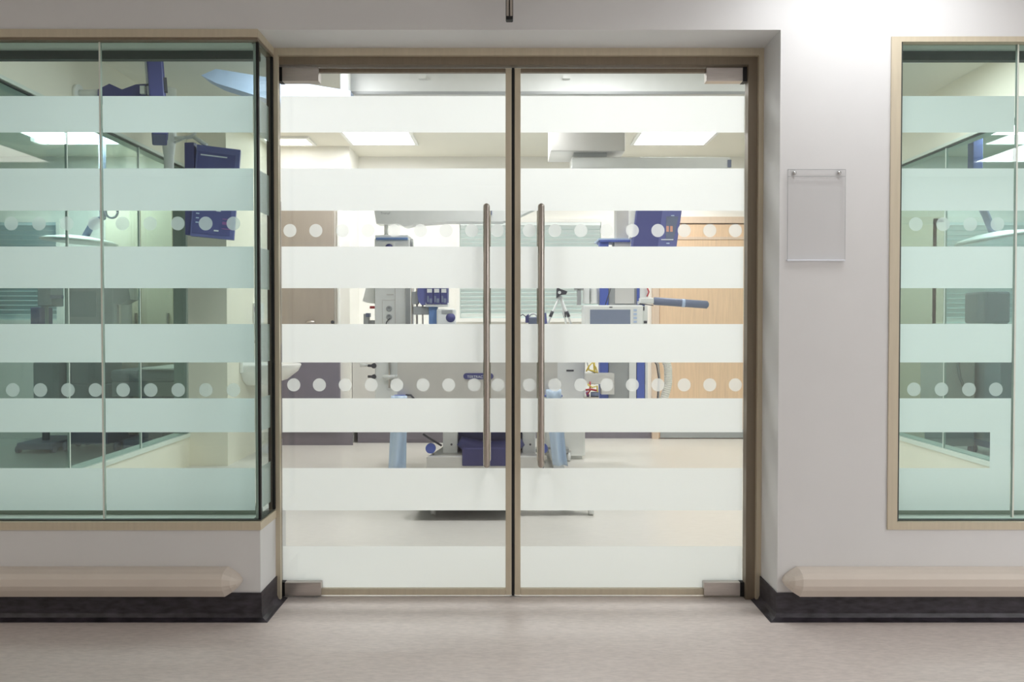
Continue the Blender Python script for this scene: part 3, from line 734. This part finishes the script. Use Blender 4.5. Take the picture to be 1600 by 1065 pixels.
MB().box(BX0 + .02, BX1 - .02, YB + .06, YB + 2.05, 0.56, 0.62, bev=.01).build('bed_deck', 'mid_grey', bed)
MB().box(BX0 + .03, BX1 - .03, YB + .07, YB + 2.0, 0.62, 0.78, bev=.04).build('mattress', 'slate', bed)
o = MB().prism([(x, z) for x, z in ((BX0 + .02, h0), (BX1 - .02, h0), (BX1 - .02, h1 - .3), (BX0 + .02, h1 - .3))], YB + 2.06, YB + 2.1).build('footboard', 'warm_grey', bed)
# lift columns, navy bellows, stepped chassis
for x0p, x1p in ((692, 715), (816, 837)):
    lc = MB().pxbox(x0p, 640, x1p, 712, YB + .1, .1, .005).build('lift_column', 'pale_grey', bed)
    c = at((x0p + x1p) / 2 + 2, 694, YB + .1); MB().cyl(c, c + Vector((0, -.006, 0)), .006).build('bolt', 'charcoal', lc)
MB().pxbox(716, 640, 816, 716, YB + .16, .5, .01).build('bellows', 'deep_navy', bed)
pts = [at(718 + 98 * i / 10, 688 + 18 * math.sin(math.pi * i / 10), YB + .09) for i in range(11)]
MB().ring(pts, [.03 + .035 * math.sin(math.pi * i / 10) for i in range(11)], 12).build('cable_drape', 'navy', bed, 'dark blue hanging fold')
cx0, cx1 = X(666, YB), X(845, YB)
zc1 = Z(714, YB)
ch = MB(); za = Z(797, YB) + .02
ch.add([(cx0, YB, .1), (cx1, YB, .1), (cx1, YB, zc1), (cx0, YB, zc1), (cx0 + .02, YB + .35, .1), (cx1 - .02, YB + .35, .1), (cx1 - .1, YB + .35, zc1 + .03), (cx0 + .1, YB + .35, zc1 + .03)],
       [(0, 1, 2, 3), (4, 7, 6, 5), (0, 4, 5, 1), (1, 5, 6, 2), (2, 6, 7, 3), (3, 7, 4, 0)])
ch.build('chassis_cover', 'warm_grey', bed)
MB().pxbox(722, 700, 806, 728, YB - .012, .02, .006).build('foot_bar_panel', 'deep_navy', bed)
MB().box(X(668, YB), X(925, YB), YB + .02, YB + .12, 0.05, 0.105, bev=.006).box(X(700, YB), X(720, YB), YB + .12, YB + 1.9, .075, .105).box(X(880, YB), X(900, YB), YB + .12, YB + 1.9, .075, .105).box(X(668, YB), X(925, YB), YB + 1.85, YB + 1.95, 0.075, 0.105).build('wheel_base', 'mid_grey', bed)
MB().box(X(643, YB), X(800, YB), YB - .1, YB + 1.0, .068, .1, bev=.01).build('shadow_slab', 'charcoal', bed)  # dark slab added to make the shadow under the bed
for px in (675, 925):
    for yy in (YB + .05, YB + 1.9):
        x = X(px, YB); k = MB().cyl((x - .014, yy, .036), (x + .014, yy, .036), .036, n=20).build('castor', 'pale_grey', bed)
        MB().box(x - .02, x + .02, yy - .012, yy + .012, .05, .085, bev=.004).build('fork', 'chrome', k)
        MB().cyl((x - .016, yy, .036), (x + .016, yy, .036), .016).build('hub', 'pale_grey', k)
for px, py in ((673, 700), (848, 700)):
    c = at(px, py, YB + .05)
    pdl = MB().cyl(c + Vector((0, -.012, 0)), c + Vector((0, .012, 0)), .029, n=24).build('brake_pedal', 'blue', bed, 'round blue brake pedal')
    MB().ring([c, c + Vector((.02 if px < 700 else -.02, .02, -.06))], .006, 8).build('stem', 'steel', pdl)
MB().ring([at(661, 678, YB + .06), at(672, 685, YB + .05), at(690, 696, YB + .06)], .006, 8).build('lever', 'charcoal', bed)
MB().ring([at(842, 690, YB + .04), at(845, 706, YB + .02), at(851, 722, YB + .02), at(848, 732, YB + .03)], .005, 8).build('power_cable', 'charcoal', bed)
for x0p, x1p, xc in ((614, 634, 640), (849, 880, 849)):
    s_ = 1 if x0p < 700 else -1
    gr = MB().pxbox(x0p, 619, x1p, 622.5, YB - .03, .05, .003).build('grip', 'white_plastic', bed)
    MB().pxbox(x0p + 1, 617.5, x1p - 1, 619.5, YB - .033, .05).build('grip_stripe', 'blue', gr)
    MB().ring([at(x1p if s_ > 0 else x0p, 617, YB - .01), at((x1p + 8) if s_ > 0 else (x0p - 4), 617, YB - .01), at((x1p + 14) if s_ > 0 else (x0p - 8), 624, YB - .01), at((x1p + 14) if s_ > 0 else (x0p - 8), 640, YB + .02)], .006, 8).build('grip_tube', 'charcoal', gr)

# aprons hanging on both sides of the bed
def apron(pts_top, pts_bot, Y, label, mtl='apron_blue'):
    n, k = 14, 10; vs = []; fs = []
    for layer in (0, 1):
        for j in range(k + 1):
            v = j / k
            for i in range(n + 1):
                u = i / n
                xa = pts_top[0] + (pts_top[2] - pts_top[0]) * u; xb = pts_bot[0] + (pts_bot[2] - pts_bot[0]) * u
                py = pts_top[1] + (pts_bot[1] - pts_top[1]) * v
                p = at(xa + (xb - xa) * (v ** 1.4), py, Y)
                p.y += 0.02 * math.sin(u * 9 + v * 1.5) * (.3 + .7 * v) + (0.004 if layer else 0)
                vs.append(p)
    m = (n + 1) * (k + 1); q = n + 1
    for j in range(k):
        for i in range(n):
            a = j * q + i; fs.append((a, a + 1, a + q + 1, a + q)); fs.append((m + a, m + a + q, m + a + q + 1, m + a + 1))
    for i in range(n): fs.append((i, m + i, m + i + 1, i + 1)); a = k * q + i; fs.append((a, a + 1, m + a + 1, m + a))
    for j in range(k): a = j * q; fs.append((a, a + q, m + a + q, m + a)); a += n; fs.append((a, m + a, m + a + q, a + q))
    MB().add(vs, fs, True).build('plastic_apron', mtl, None, label, 'apron', 'pale blue plastic aprons on the bed')
apron((611, 618, 636), (606, 734, 635), YB - .06, 'pale blue plastic apron hanging at the left side of the bed')
apron((853, 608, 877), (864, 727, 887), YB - .06, 'pale blue plastic apron hanging at the right side of the bed')

# pump controller on the headboard
zt_ += .002
pc = empty('bed_controller', (X(838, YB + .02), YB + .03, zt_), 'small purple grey control box standing on the bed head', 'control box')
MB().box(X(826, YB - .03), X(853, YB - .03), YB - .03, YB + .07, zt_ + .001, Z(495, YB - .03), None, .005).build('body', 'slate', pc)
MB().prism([(at(x, y, YB - .01).x, at(x, y, YB - .01).z) for x, y in ((849, 490), (853, 488), (855, 505.5), (849, 505.5))], YB - .035, YB + .05).build('side_cheek', 'violet_blue', pc)
MB().prism([(at(x, y, YB - .01).x, at(x, y, YB - .01).z) for x, y in ((821, 494), (826, 490), (826, 504), (821, 504))], YB - .02, YB + .05).build('side_clip', 'navy', pc)
c = at(833, 493, YB + .02); MB().ring(arc((c.x, YB + .02, c.z - .01), .022, 0, math.pi, 8), .005, 8).build('carry_handle', 'pale_grey', pc)
MB().ring([at(822, 495, YB), at(817, 491, YB), at(812, 494, YB), at(811, 500, YB - .01), at(811, 504, YB - .01)], .003, 6).build('cable', 'charcoal', pc)

# ------------------------------------------------------------------ white cabinet with tripod
YC = 3.6
wc = empty('white_cabinet', (X(880, YC), YC + .2, 0), 'white bedside cabinet with black slot handle right of the bed', 'cabinet')
zt2 = Z(533, YC)
MB().box(X(850, YC), X(914.5, YC), YC, YC + .42, 0.03, zt2, bev=.006).build('body', 'white_plastic', wc)
MB().pxbox(853, 537, 912, 640, YC - .012, .012, .003).build('door', 'white_plastic', wc)
MB().pxbox(853, 642, 912, 712, YC - .012, .012, .003).build('drawer', 'white_plastic', wc)
MB().pxbox(885, 577.5, 896.5, 580, YC - .016, .006).build('slot_handle', 'charcoal', wc)
MB().box(X(855, YC), X(910, YC), YC + .03, YC + .4, 0, 0.03).build('plinth', 'pale_grey', wc)
tp = empty('tripod', (X(876, YC + .2), YC + .2, zt2), 'small silver tripod standing on the white cabinet', 'tripod')
YQ = YC + .12
ap = at(875, 457, YQ)
foot = [at(845, 534, YQ), at(902, 534, YQ), at(890, 534, YQ + .22)]
for f_ in foot: f_.z = zt2 + .006
for i, f_ in enumerate(foot):
    lg = MB().cyl(ap + Vector((0, 0, -.02)), f_, .009, n=10).build('leg', 'pale_grey', tp)
    m_ = ap.lerp(f_, .45); d_ = (f_ - ap).normalized() * .025; MB().cyl(m_ - d_, m_ + d_, .014, n=10).build('leg_lock', 'charcoal', lg)
c = ap
MB().prism([(c.x - .03, c.z - .05), (c.x + .0, c.z - .02), (c.x + .05, c.z - .015), (c.x + .06, c.z + .01), (c.x + .0, c.z + .03), (c.x - .025, c.z + .045), (c.x - .03, c.z + .02)], YQ - .02, YQ + .02).build('head', 'charcoal', tp)
MB().cyl((c.x - .005, YQ - .026, c.z), (c.x - .005, YQ - .018, c.z), .013).build('head_knob', 'pale_grey', tp)

# ------------------------------------------------------------------ right anaesthetic column
YA = 3.3
an = empty('anaesthetic_column', (X(972, YA), YA + .2, 0.45), 'grey anaesthetic column with blue posts hanging right of the bed', 'supply column')
for x0p, x1p in ((937, 951), (995, 1008)):
    MB().pxbox(x0p, 388, x1p, 640, YA + .04, .1, .004).build('post', 'blue', an)
MB().pxbox(951, 388, 995, 640, YA + .06, .2).build('back_panel', 'mid_grey', an)
MB().pxbox(961, 450, 991, 474, YA + .05, .05).build('upper_panel', 'warm_grey', an)
MB().pxbox(983, 566, 994, 640, YA + .045, .05).build('side_panel', 'pale_grey', an)
MB().pxbox(935, 372, 1000, 375, YA, .3, .003).build('top_shelf', 'pale_blue', an)
MB().pxbox(938, 375, 985, 377.5, YA - .01, .25).pxbox(937, 377, 951, 388, YA + .02, .1).build('shelf_edge', 'blue', an)
MB().pxbox(960, 377.5, 985, 392, YA + .02, .15).build('shelf_drawer', 'warm_grey', an)
MB().pxbox(963, 270, 984, 373, YA + .04, .14, .004).build('hanger', 'warm_grey', an)
MB().pxbox(1008, 566, 1012, 640, YA + .05, .05).pxbox(912, 446, 921, 474, YA + .05, .1).build('flank', 'pale_grey', an)
MB().pxbox(922, 450, 938, 474, YA + .08, .1).build('vaporiser', 'pale_grey', an)
c = at(928.5, 474, YA + .05); zz_ = Z(450, YA + .05) - c.z
MB().lathe((c.x, YA + .05, c.z), [(0.0001, 0)] + [(0.028 if k % 2 else 0.022, zz_ * k / 11) for k in range(12)] + [(0.0001, zz_)], 16).build('bellows', 'white_plastic', an)
MB().pxbox(902, 452, 908, 476, YA + .02, .06).pxbox(898, 449, 912, 453, YA + .02, .06).build('sensor', 'mid_grey', an)
MB().ring([at(955, 448, YA - .01), at(951, 460, YA - .01), at(946, 476, YA - .01)], .004, 6).build('cable', 'charcoal', an)
MB().pxbox(1000, 450, 1013, 474, YA + .02, .08).build('bag_mount', 'pale_grey', an)
MB().ring([at(1010, 446, YA), at(1014, 456, YA), at(1011, 463, YA)], .006, 6).build('red_tube', 'red', an, 'pink red tube')
# shelf with white monitor
MB().pxbox(908, 520, 1012, 524, YA - .16, .3).build('monitor_shelf', 'pale_grey', an)
MB().pxbox(915, 583, 960, 600, YA - .06, .12, .004).pxbox(940, 600, 960, 616, YA - .06, .1).build('absorber_box', 'warm_grey', an)
t = MB(); q = at(917, 605, YA - .02)
MB().pxbox(914, 620, 936, 623, YA - .08, .14).build('basket_floor', 'steel', an)
mo = empty('white_monitor', (X(962, YA - .1), YA - .1, Z(520, YA - .16)), 'white bulky monitor with grey screen on the right column shelf', 'monitor')
MB().pxbox(913, 476.5, 1005, 519.5, YA - .13, .26, .01).build('housing', 'white_plastic', mo)
MB().pxbox(922, 483.5, 985, 516, YA - .134, .005).build('screen', 'screen_grey', mo)
MB().pxbox(952, 479, 957, 480.5, YA - .133, .004).build('badge', 'charcoal', mo)
MB().pxbox(989, 481, 996, 512, YA - .134, .005).build('control_strip', 'pale_grey', mo)
for py in (483, 489, 495, 501): MB().pxbox(990, py, 995, py + 3, YA - .138, .005).build('button', 'pale_blue', mo)
t = MB().pxbox(1004, 478, 1012, 519.5, YA - .08, .15).build('side_unit', 'pale_grey', mo)
MB().pxbox(1006, 501, 1011, 505, YA - .085, .01).pxbox(1005, 479, 1007, 485, YA - .085, .01).build('socket', 'charcoal', mo)
# padded bar on a clamp
pb = empty('arm_support', (X(1060, YA - .05), YA - .05, Z(480, YA)), 'slate blue padded bar clamped to the right column', 'arm support')
a_, b_ = at(1021, 470, YA - .05), at(1107, 476, YA - .05)
dv = (b_ - a_).normalized()
MB().ring([a_, a_ + dv * .006, b_ - dv * .012, b_], [.024, .03, .03, .016], 14).build('padding', 'slate', pb)
MB().pxbox(1000, 465, 1022, 474, YA - .08, .07, .006).pxbox(998, 470, 1006, 475, YA - .03, .1).build('clamp', 'pale_grey', pb)
c = a_.lerp(b_, .54); MB().ring([c - dv * .012, c + dv * .012], .0315, 14).build('strap', 'pale_blue', pb)
MB().ring([at(999, 474, YA - .09), at(1021, 477, YA - .09)], .004, 6).build('clamp_rod', 'charcoal', pb)

# tilted blue monitor
tm = empty('blue_monitor', (X(1027, YA - .15), YA - .15, Z(392, YA)), 'tilted violet blue monitor beside the oak door', 'monitor')
p = [(995, 318), (1067, 318), (1056, 392), (986, 392)]
MB().prism([(at(x, y, YA - .18).x, at(x, y, YA - .18).z) for x, y in p], YA - .18, YA - .12).build('housing', 'violet_blue', tm)
def dq(pp, nm, m_, d): return MB().prism([(at(x, y, YA - .18).x, at(x, y, YA - .18).z) for x, y in pp], YA - .18 - d, YA - .18).build(nm, m_, tm)
dq([(997, 321), (1036, 321), (1027, 389), (989, 389)], 'screen', 'screen_navy', .003)
dq([(1041, 338), (1060, 338), (1052, 376), (1040, 376)], 'side_menu', 'slate', .003)
dq([(1033, 373.5), (1052, 373.5), (1052, 375), (1033, 375)], 'status_bar', 'ink_white', .004)
dq([(1041, 353), (1045, 353), (1045, 362), (1041, 362)], 'readout', 'pink', .004); dq([(1047, 353), (1051, 353), (1051, 362), (1047, 362)], 'readout', 'pink', .004)
dq([(1048.5, 336), (1053.5, 336), (1053.5, 337.5), (1048.5, 337.5)], 'indicator', 'pale_blue', .004)
dq([(1041, 379), (1046, 379), (1046, 381), (1041, 381)], 'indicator', 'pale_blue', .004)
MB().prism([(at(x, y, YA - .13).x, at(x, y, YA - .13).z) for x, y in ((984, 318), (994, 318), (987, 372), (984, 372))], YA - .17, YA - .06).build('bracket', 'white_plastic', tm)
MB().cyl(at(1003, 350, YA - .12), at(985, 352, YA + .04), .02).build('mount_arm', 'pale_grey', tm)

# hoses at the right column
hs = empty('breathing_hose', (X(1040, YA), YA, Z(640, YA)), 'white corrugated breathing hose looping beside the oak door', 'hose')
P = [at(1010, 540, YA + .02), at(1024, 548, YA), at(1038, 556, YA - .02), at(1044, 575, YA - .03), at(1044, 600, YA - .03), at(1036, 628, YA - .02), at(1018, 640, YA), at(1008, 632, YA + .04)]
pts = []
for i in range(len(P) - 1):
    for k in range(9): pts.append(P[i].lerp(P[i + 1], k / 9))
for _ in range(3):
    pts = [pts[0]] + [(pts[i - 1] + pts[i] * 2 + pts[i + 1]) / 4 for i in range(1, len(pts) - 1)] + [pts[-1]]
dense = []
for i in range(len(pts) - 1):
    dense += [pts[i], pts[i].lerp(pts[i + 1], .5)]
MB().ring(dense, [.028 if i % 2 else .034 for i in range(len(dense))], 12, smooth=False).build('corrugated_tube', 'hose', hs)
for k, m_ in enumerate(('charcoal', 'mid_grey')):
    MB().ring([at(1020 + 3 * k, 560, YA - .05), at(1026 + 3 * k, 570, YA - .06), at(1029 + 2 * k, 590, YA - .06), at(1027 + 2 * k, 628, YA - .04), at(1012, 634, YA + .04)], .005, 6).build('sample_line', m_, hs)
tb = empty('tubing_bundle', (X(925, YA - .05), YA - .04, Z(620, YA)), 'tangle of yellow and red tubes in the tray of the right column', 'tubing')
def tube(ps, r, m_): MB().ring([at(x, y, YA + d) for x, y, d in ps], r, 8).build('tube', m_, tb)
tube([(916, 580, -.04), (920, 572, -.05), (926, 566, -.04), (931, 574, -.03), (934, 582, -.03), (926, 579, -.05), (918, 577, -.05)], .006, 'yellow')
tube([(928, 562, -.02), (929, 582, -.02), (929, 600, 0)], .008, 'yellow')
tube([(916, 562, -.02), (921, 578, -.03), (930, 583, -.03)], .004, 'mid_grey')
tube([(918, 600, -.07), (925, 605, -.08), (933, 603, -.07), (934, 617, -.06)], .006, 'yellow')
tube([(922, 596, -.065), (922, 610, -.07), (917, 616, -.07)], .006, 'red')
tube([(915, 609, -.07), (924, 608, -.08), (932, 610, -.07)], .008, 'red')
tube([(917, 612, -.06), (919, 619, -.05)], .012, 'purple')
tube([(923, 616, -.06), (935, 616, -.06)], .02, 'slate')

# ------------------------------------------------------------------ monitors at the upper left
YM = 1.65
em = empty('wall_monitor', (X(248, YM), YM, 2.1), 'dark navy monitor seen edge-on on an arm at the upper left', 'monitor')
c = at(246, 158, YM); yaw = math.degrees(math.atan2(246 - 800, F_PX)) * -1
M = frame_M(c, yaw, -3.5)
th = .041
zt_ = CEIL - .03 - c.z
MB().box(-th, th, -.02, .30, -.19, zt_ - .03, M, bev=.008).build('housing', 'navy', em)
MB().box(-th - .01, -th, .02, .27, -.1, zt_ - .06, M).build('back_shell', 'pale_grey', em)
MB().box(th, th + .006, .0, .28, -.16, zt_ - .05, M).build('screen', 'screen_navy', em)
MB().box(th, th + .016, -.02, .01, .05, .13, M).build('side_button', 'charcoal', em)
pz = [(150, 138), (168, 129), (188, 138), (210, 130), (232, 129), (234, 149), (208, 152), (190, 158), (150, 158)]
MB().prism([(at(x, y, YM).x, at(x, y, YM).z) for x, y in pz], YM + .02, YM + .09).build('arm', 'navy', em)
c2 = at(228, 140, YM); MB().ring(arc((c2.x + .02, YM, c2.z - .005), .034, R(-120), R(120), 10), .007, 8).build('cable_loop', 'charcoal', em)
c3 = at(222, 140, YM); MB().box(c3.x - .012, c3.x + .014, YM - .002, YM + .02, c3.z - .022, c3.z + .022).build('joint', 'pale_grey', em)
c4 = at(157, 145, YM + .05)
MB().cyl((XL + .001, YM + .06, c4.z), (c4.x + .02, YM + .05, c4.z), .02).cyl((XL + .0005, YM + .06, c4.z), (XL + .02, YM + .06, c4.z), .05).build('wall_mount', 'white_plastic', em)

YN = 2.5
mn = empty('screen_monitor', (X(328, YN), YN, Z(362, YN)), 'dark blue patient monitor with lit readings on a white ceiling column', 'monitor')
col_x = X(266, YN + .1)
MB().lathe((col_x, YN + .1, 0), [(0.032, Z(300, YN)), (0.032, Z(238, YN)), (0.036, Z(236, YN)), (0.05, Z(208, YN)), (0.052, CEIL - .001)], 20).build('column', 'white_plastic', mn)
MB().cyl(at(268, 216, YN + .1), at(303, 214, YN + .06), .012).cyl(at(270, 224, YN + .1), at(306, 208, YN + .06), .008).build('arm', 'pale_grey', mn)
M = frame_M(at(302, 296, YN), 14, 4.5)
w_, hh = X(365, YN) - X(302, YN) + .01, .31
MB().box(0, w_, 0, .05, -hh, hh - .005, M, bev=.004).build('housing', 'violet_blue', mn)
MB().box(-.066, 0, .01, .06, -hh - .0, hh + .0, frame_M(at(302, 294, YN), -6, 0), bev=.003).build('side_wing', 'navy', mn)
MB().box(.012, w_ - .03, -.004, 0, -hh + .02, hh - .05, M).build('screen', 'screen_navy', mn)
MB().box(.03, .20, -.007, -.004, hh - .075, hh - .067, M).build('title_bar', 'ink_white', mn)
for (x_, z_, a_, b_, m_) in [(.03, -.16, .02, .008, 'pale_blue'), (.03, -.19, .02, .008, 'pale_blue'), (.03, -.22, .02, .008, 'pale_blue'), (.155, -.13, .03, .008, 'ink_white'), (.15, -.265, .03, .01, 'ink_white'), (.2, -.18, .05, .006, 'purple'), (.2, -.215, .05, .02, 'purple'), (.2, -.245, .06, .006, 'purple')]:
    MB().box(x_, x_ + a_, -.007, -.004, z_, z_ + b_, M).build('reading', m_, mn)
MB().cyl(at(303, 214, YN + .06), M @ Vector((.06, .03, hh)), .014).build('mount', 'pale_grey', mn)

# ------------------------------------------------------------------ left side room
LY = 3.9
lamp = empty('operating_lamp', (-3.7, LY, CEIL), 'white saucer operating lamp in the left side room', 'operating lamp')
c = at(124, 377, LY)
M = Matrix.Translation(c) @ Matrix.Rotation(R(4), 4, 'Y')
MB().lathe((0, 0, 0), [(0.0001, .05), (.1, .045), (.25, .02), (.30, 0), (.29, -.012), (.2, -.01), (.0001, -.012)], 28, M).build('saucer', 'white_plastic', lamp)
MB().ring([c + Vector((.05, 0, .04)), c + Vector((.12, 0, .16)), c + Vector((.2, 0, .2)), c + Vector((.2, 0, .34)), (c.x + .2, LY, CEIL - .001)], .028, 10).build('suspension_arm', 'slate', lamp)
MB().ring(arc((c.x + .3, LY - .05, c.z + .24), .05, 0, 2 * math.pi, 14), .01, 6).build('steering_ring', 'slate', lamp)
tc_ = empty('tall_cabinet', (-3.5, 4.6, 0), 'beige tall double cabinet at the rear of the left side room', 'cabinet')
xa, xm, xb = X(167, 4.5), X(222, 4.5), X(272, 4.5)
MB().box(xa, xb, 4.5, BACK - .001, 0.08, 2.25).build('carcass', 'panel_beige', tc_)
for a_, b_ in ((xa, xm), (xm, xb)):
    q = MB().box(a_ + .004, b_ - .004, 4.48, 4.5, 0.1, 2.24, bev=.002).build('door', 'panel_beige', tc_)
    MB().box(b_ - .05, b_ - .035, 4.46, 4.48, 1.0, 1.2).build('handle', 'steel', q)
MB().box(xa + .02, xb - .02, 4.52, BACK - .001, 0, .08).build('plinth', 'slate', tc_)
et = empty('equipment_stand', (X(62, 4.1), 4.1, 0), 'dark equipment stand in front of the blue grey blind', 'equipment stand')
MB().cyl((X(70, 4.1), 4.1, .06), (X(70, 4.1), 4.1, Z(440, 4.1)), .03).build('pole', 'side_grey', et)
MB().pxbox(58, 440, 80, 478, 4.05, .2, .01).build('upper_unit', 'side_grey', et)
MB().pxbox(48, 480, 62, 540, 4.0, .2, .006).build('side_unit', 'navy', et)
MB().pxbox(78, 461, 96, 466, 4.05, .04).build('side_bar', 'slate', et)
MB().pxbox(52, 566, 92, 640, 4.0, .4, .01).build('lower_unit', 'side_grey', et)
MB().box(X(45, 4.1), X(98, 4.1), 3.9, 4.4, .03, .09, bev=.01).build('base', 'slate', et)
for dx in (-.15, .15):
    for dy in (3.95, 4.35): MB().cyl((X(70, 4.1) + dx - .015, dy, .03), (X(70, 4.1) + dx + .015, dy, .03), .03).build('castor', 'slate', et)
v2 = empty('ventilator', (X(140, 4.0), 4.1, 0), 'grey green ventilator trolley in the left side room', 'trolley')
MB().pxbox(100, 445, 178, 520, 4.0, .35, .02).build('console', 'mid_grey', v2)
MB().pxbox(108, 455, 150, 495, 3.995, .006).build('screen', 'side_grey', v2)
MB().pxbox(110, 520, 165, 600, 4.02, .3, .01).build('cabinet', 'side_grey', v2)
MB().prism([(at(x, y, 4.05).x, at(x, y, 4.05).z) for x, y in ((182, 440), (204, 444), (208, 468), (192, 476), (182, 474))], 4.0, 4.15).build('side_module', 'mid_grey', v2)
MB().pxbox(182, 476, 186, 560, 4.05, .03).pxbox(175, 536, 188, 544, 4.05, .05).build('side_pole', 'steel', v2)
MB().pxbox(105, 600, 170, 650, 4.0, .45, .01).build('drawer_base', 'side_grey', v2)
for dx in (-.22, .22):
    for dy in (4.04, 4.4): MB().cyl((X(138, 4.0) + dx - .015, dy, .04), (X(138, 4.0) + dx + .015, dy, .04), .04).build('castor', 'slate', v2)
MB().box(X(108, 4.05), X(168, 4.05), 4.03, 4.42, .06, Z(649, 4.0)).build('chassis', 'slate', v2)
bd2 = empty('side_room_bed', (X(235, 3.6), 3.9, 0), 'dark trolley bed with white top in the left side room', 'bed')
MB().box(X(170, 3.7), X(272, 3.7), 3.7, 4.35, .62, .72, bev=.03).build('mattress', 'side_grey', bd2)
MB().box(X(215, 3.7), X(272, 3.7), 3.69, 4.36, .72, .735, bev=.004).build('sheet', 'white_plastic', bd2)
MB().box(X(172, 3.7), X(270, 3.7), 3.72, 4.33, .5, .62).build('frame', 'mid_grey', bd2)
MB().box(X(205, 3.7), X(240, 3.7), 3.85, 4.2, .14, .5).build('pedestal', 'slate', bd2)
MB().box(X(185, 3.7), X(262, 3.7), 3.75, 4.3, .06, .14, bev=.01).build('base', 'slate', bd2)
for px in (190, 257):
    for dy in (3.8, 4.25): MB().cyl((X(px, 3.7) - .012, dy, .03), (X(px, 3.7) + .012, dy, .03), .03).build('castor', 'slate', bd2)

# ------------------------------------------------------------------ right side room
lamp2 = empty('operating_lamp', (4.0, 3.6, CEIL), 'white saucer operating lamp in the right side room', 'operating lamp')
c = at(1552, 372, 3.5)
MB().lathe((0, 0, 0), [(0.0001, .05), (.1, .045), (.25, .02), (.28, 0), (.27, -.012), (.2, -.01), (.0001, -.012)], 28, Matrix.Translation(c) @ Matrix.Rotation(R(-10), 4, 'Y')).build('saucer', 'white_plastic', lamp2)
xq = X(1524, 3.5, 230)
MB().ring([c + Vector((0, 0, .04)), c + Vector((-.06, 0, .18)), (xq, 3.5, c.z + .36), (xq, 3.5, Z(262, 3.5))], .03, 10).build('suspension_arm', 'slate', lamp2)
MB().box(xq - .04, xq + .04, 3.46, 3.54, Z(300, 3.5), CEIL - .001, bev=.006).build('column', 'violet_blue', lamp2)
ct = empty('equipment_trolley', (X(1550, 3.6), 3.8, 0), 'slate equipment trolley in the right side room', 'trolley')
MB().pxbox(1538, 455, 1580, 505, 3.6, .3, .02).build('monitor', 'side_grey', ct)
MB().pxbox(1563, 505, 1575, 560, 3.7, .1).build('stem', 'mid_grey', ct)
MB().pxbox(1562, 560, 1610, 660, 3.6, .4, .01).build('cabinet', 'side_grey', ct)
MB().box(X(1562, 3.6), X(1610, 3.6), 3.58, 4.02, .07, .12).build('base', 'slate', ct)
MB().box(X(1565, 3.6), X(1607, 3.6), 3.62, 3.98, .12, Z(659, 3.6)).build('drawer_unit', 'mid_grey', ct)
for px in (1566, 1606):
    for dy in (3.62, 3.98): MB().cyl((X(px, 3.6) - .012, dy, .035), (X(px, 3.6) + .012, dy, .035), .035).build('castor', 'slate', ct)
ch2 = empty('instrument_cart', (X(1500, 3.9), 4.0, 0), 'pale grey cart with looped hose in the right side room', 'trolley')
MB().pxbox(1474, 560, 1524, 650, 3.9, .4, .01).build('cabinet', 'warm_grey', ch2)
MB().box(X(1482, 3.9), X(1526, 3.9), 3.92, 4.28, .06, Z(649, 3.9)).build('lower_unit', 'mid_grey', ch2)
MB().ring([at(1502, 556, 3.88), at(1497, 570, 3.87), at(1500, 590, 3.87), at(1506, 604, 3.87)], .012, 8).build('hose', 'side_grey', ch2)
for px in (1484, 1524):
    for dy in (3.95, 4.25): MB().cyl((X(px, 3.9) - .012, dy, .03), (X(px, 3.9) + .012, dy, .03), .03).build('castor', 'slate', ch2)
wp = MB().box(X(1405, BACK - .03), X(1472, BACK - .03), BACK - .05, BACK - .001, 0, 2.2); S(wp, 'trim_4', 'panel_beige', 'beige wall panel at the rear of the right side room', 'wall panel')
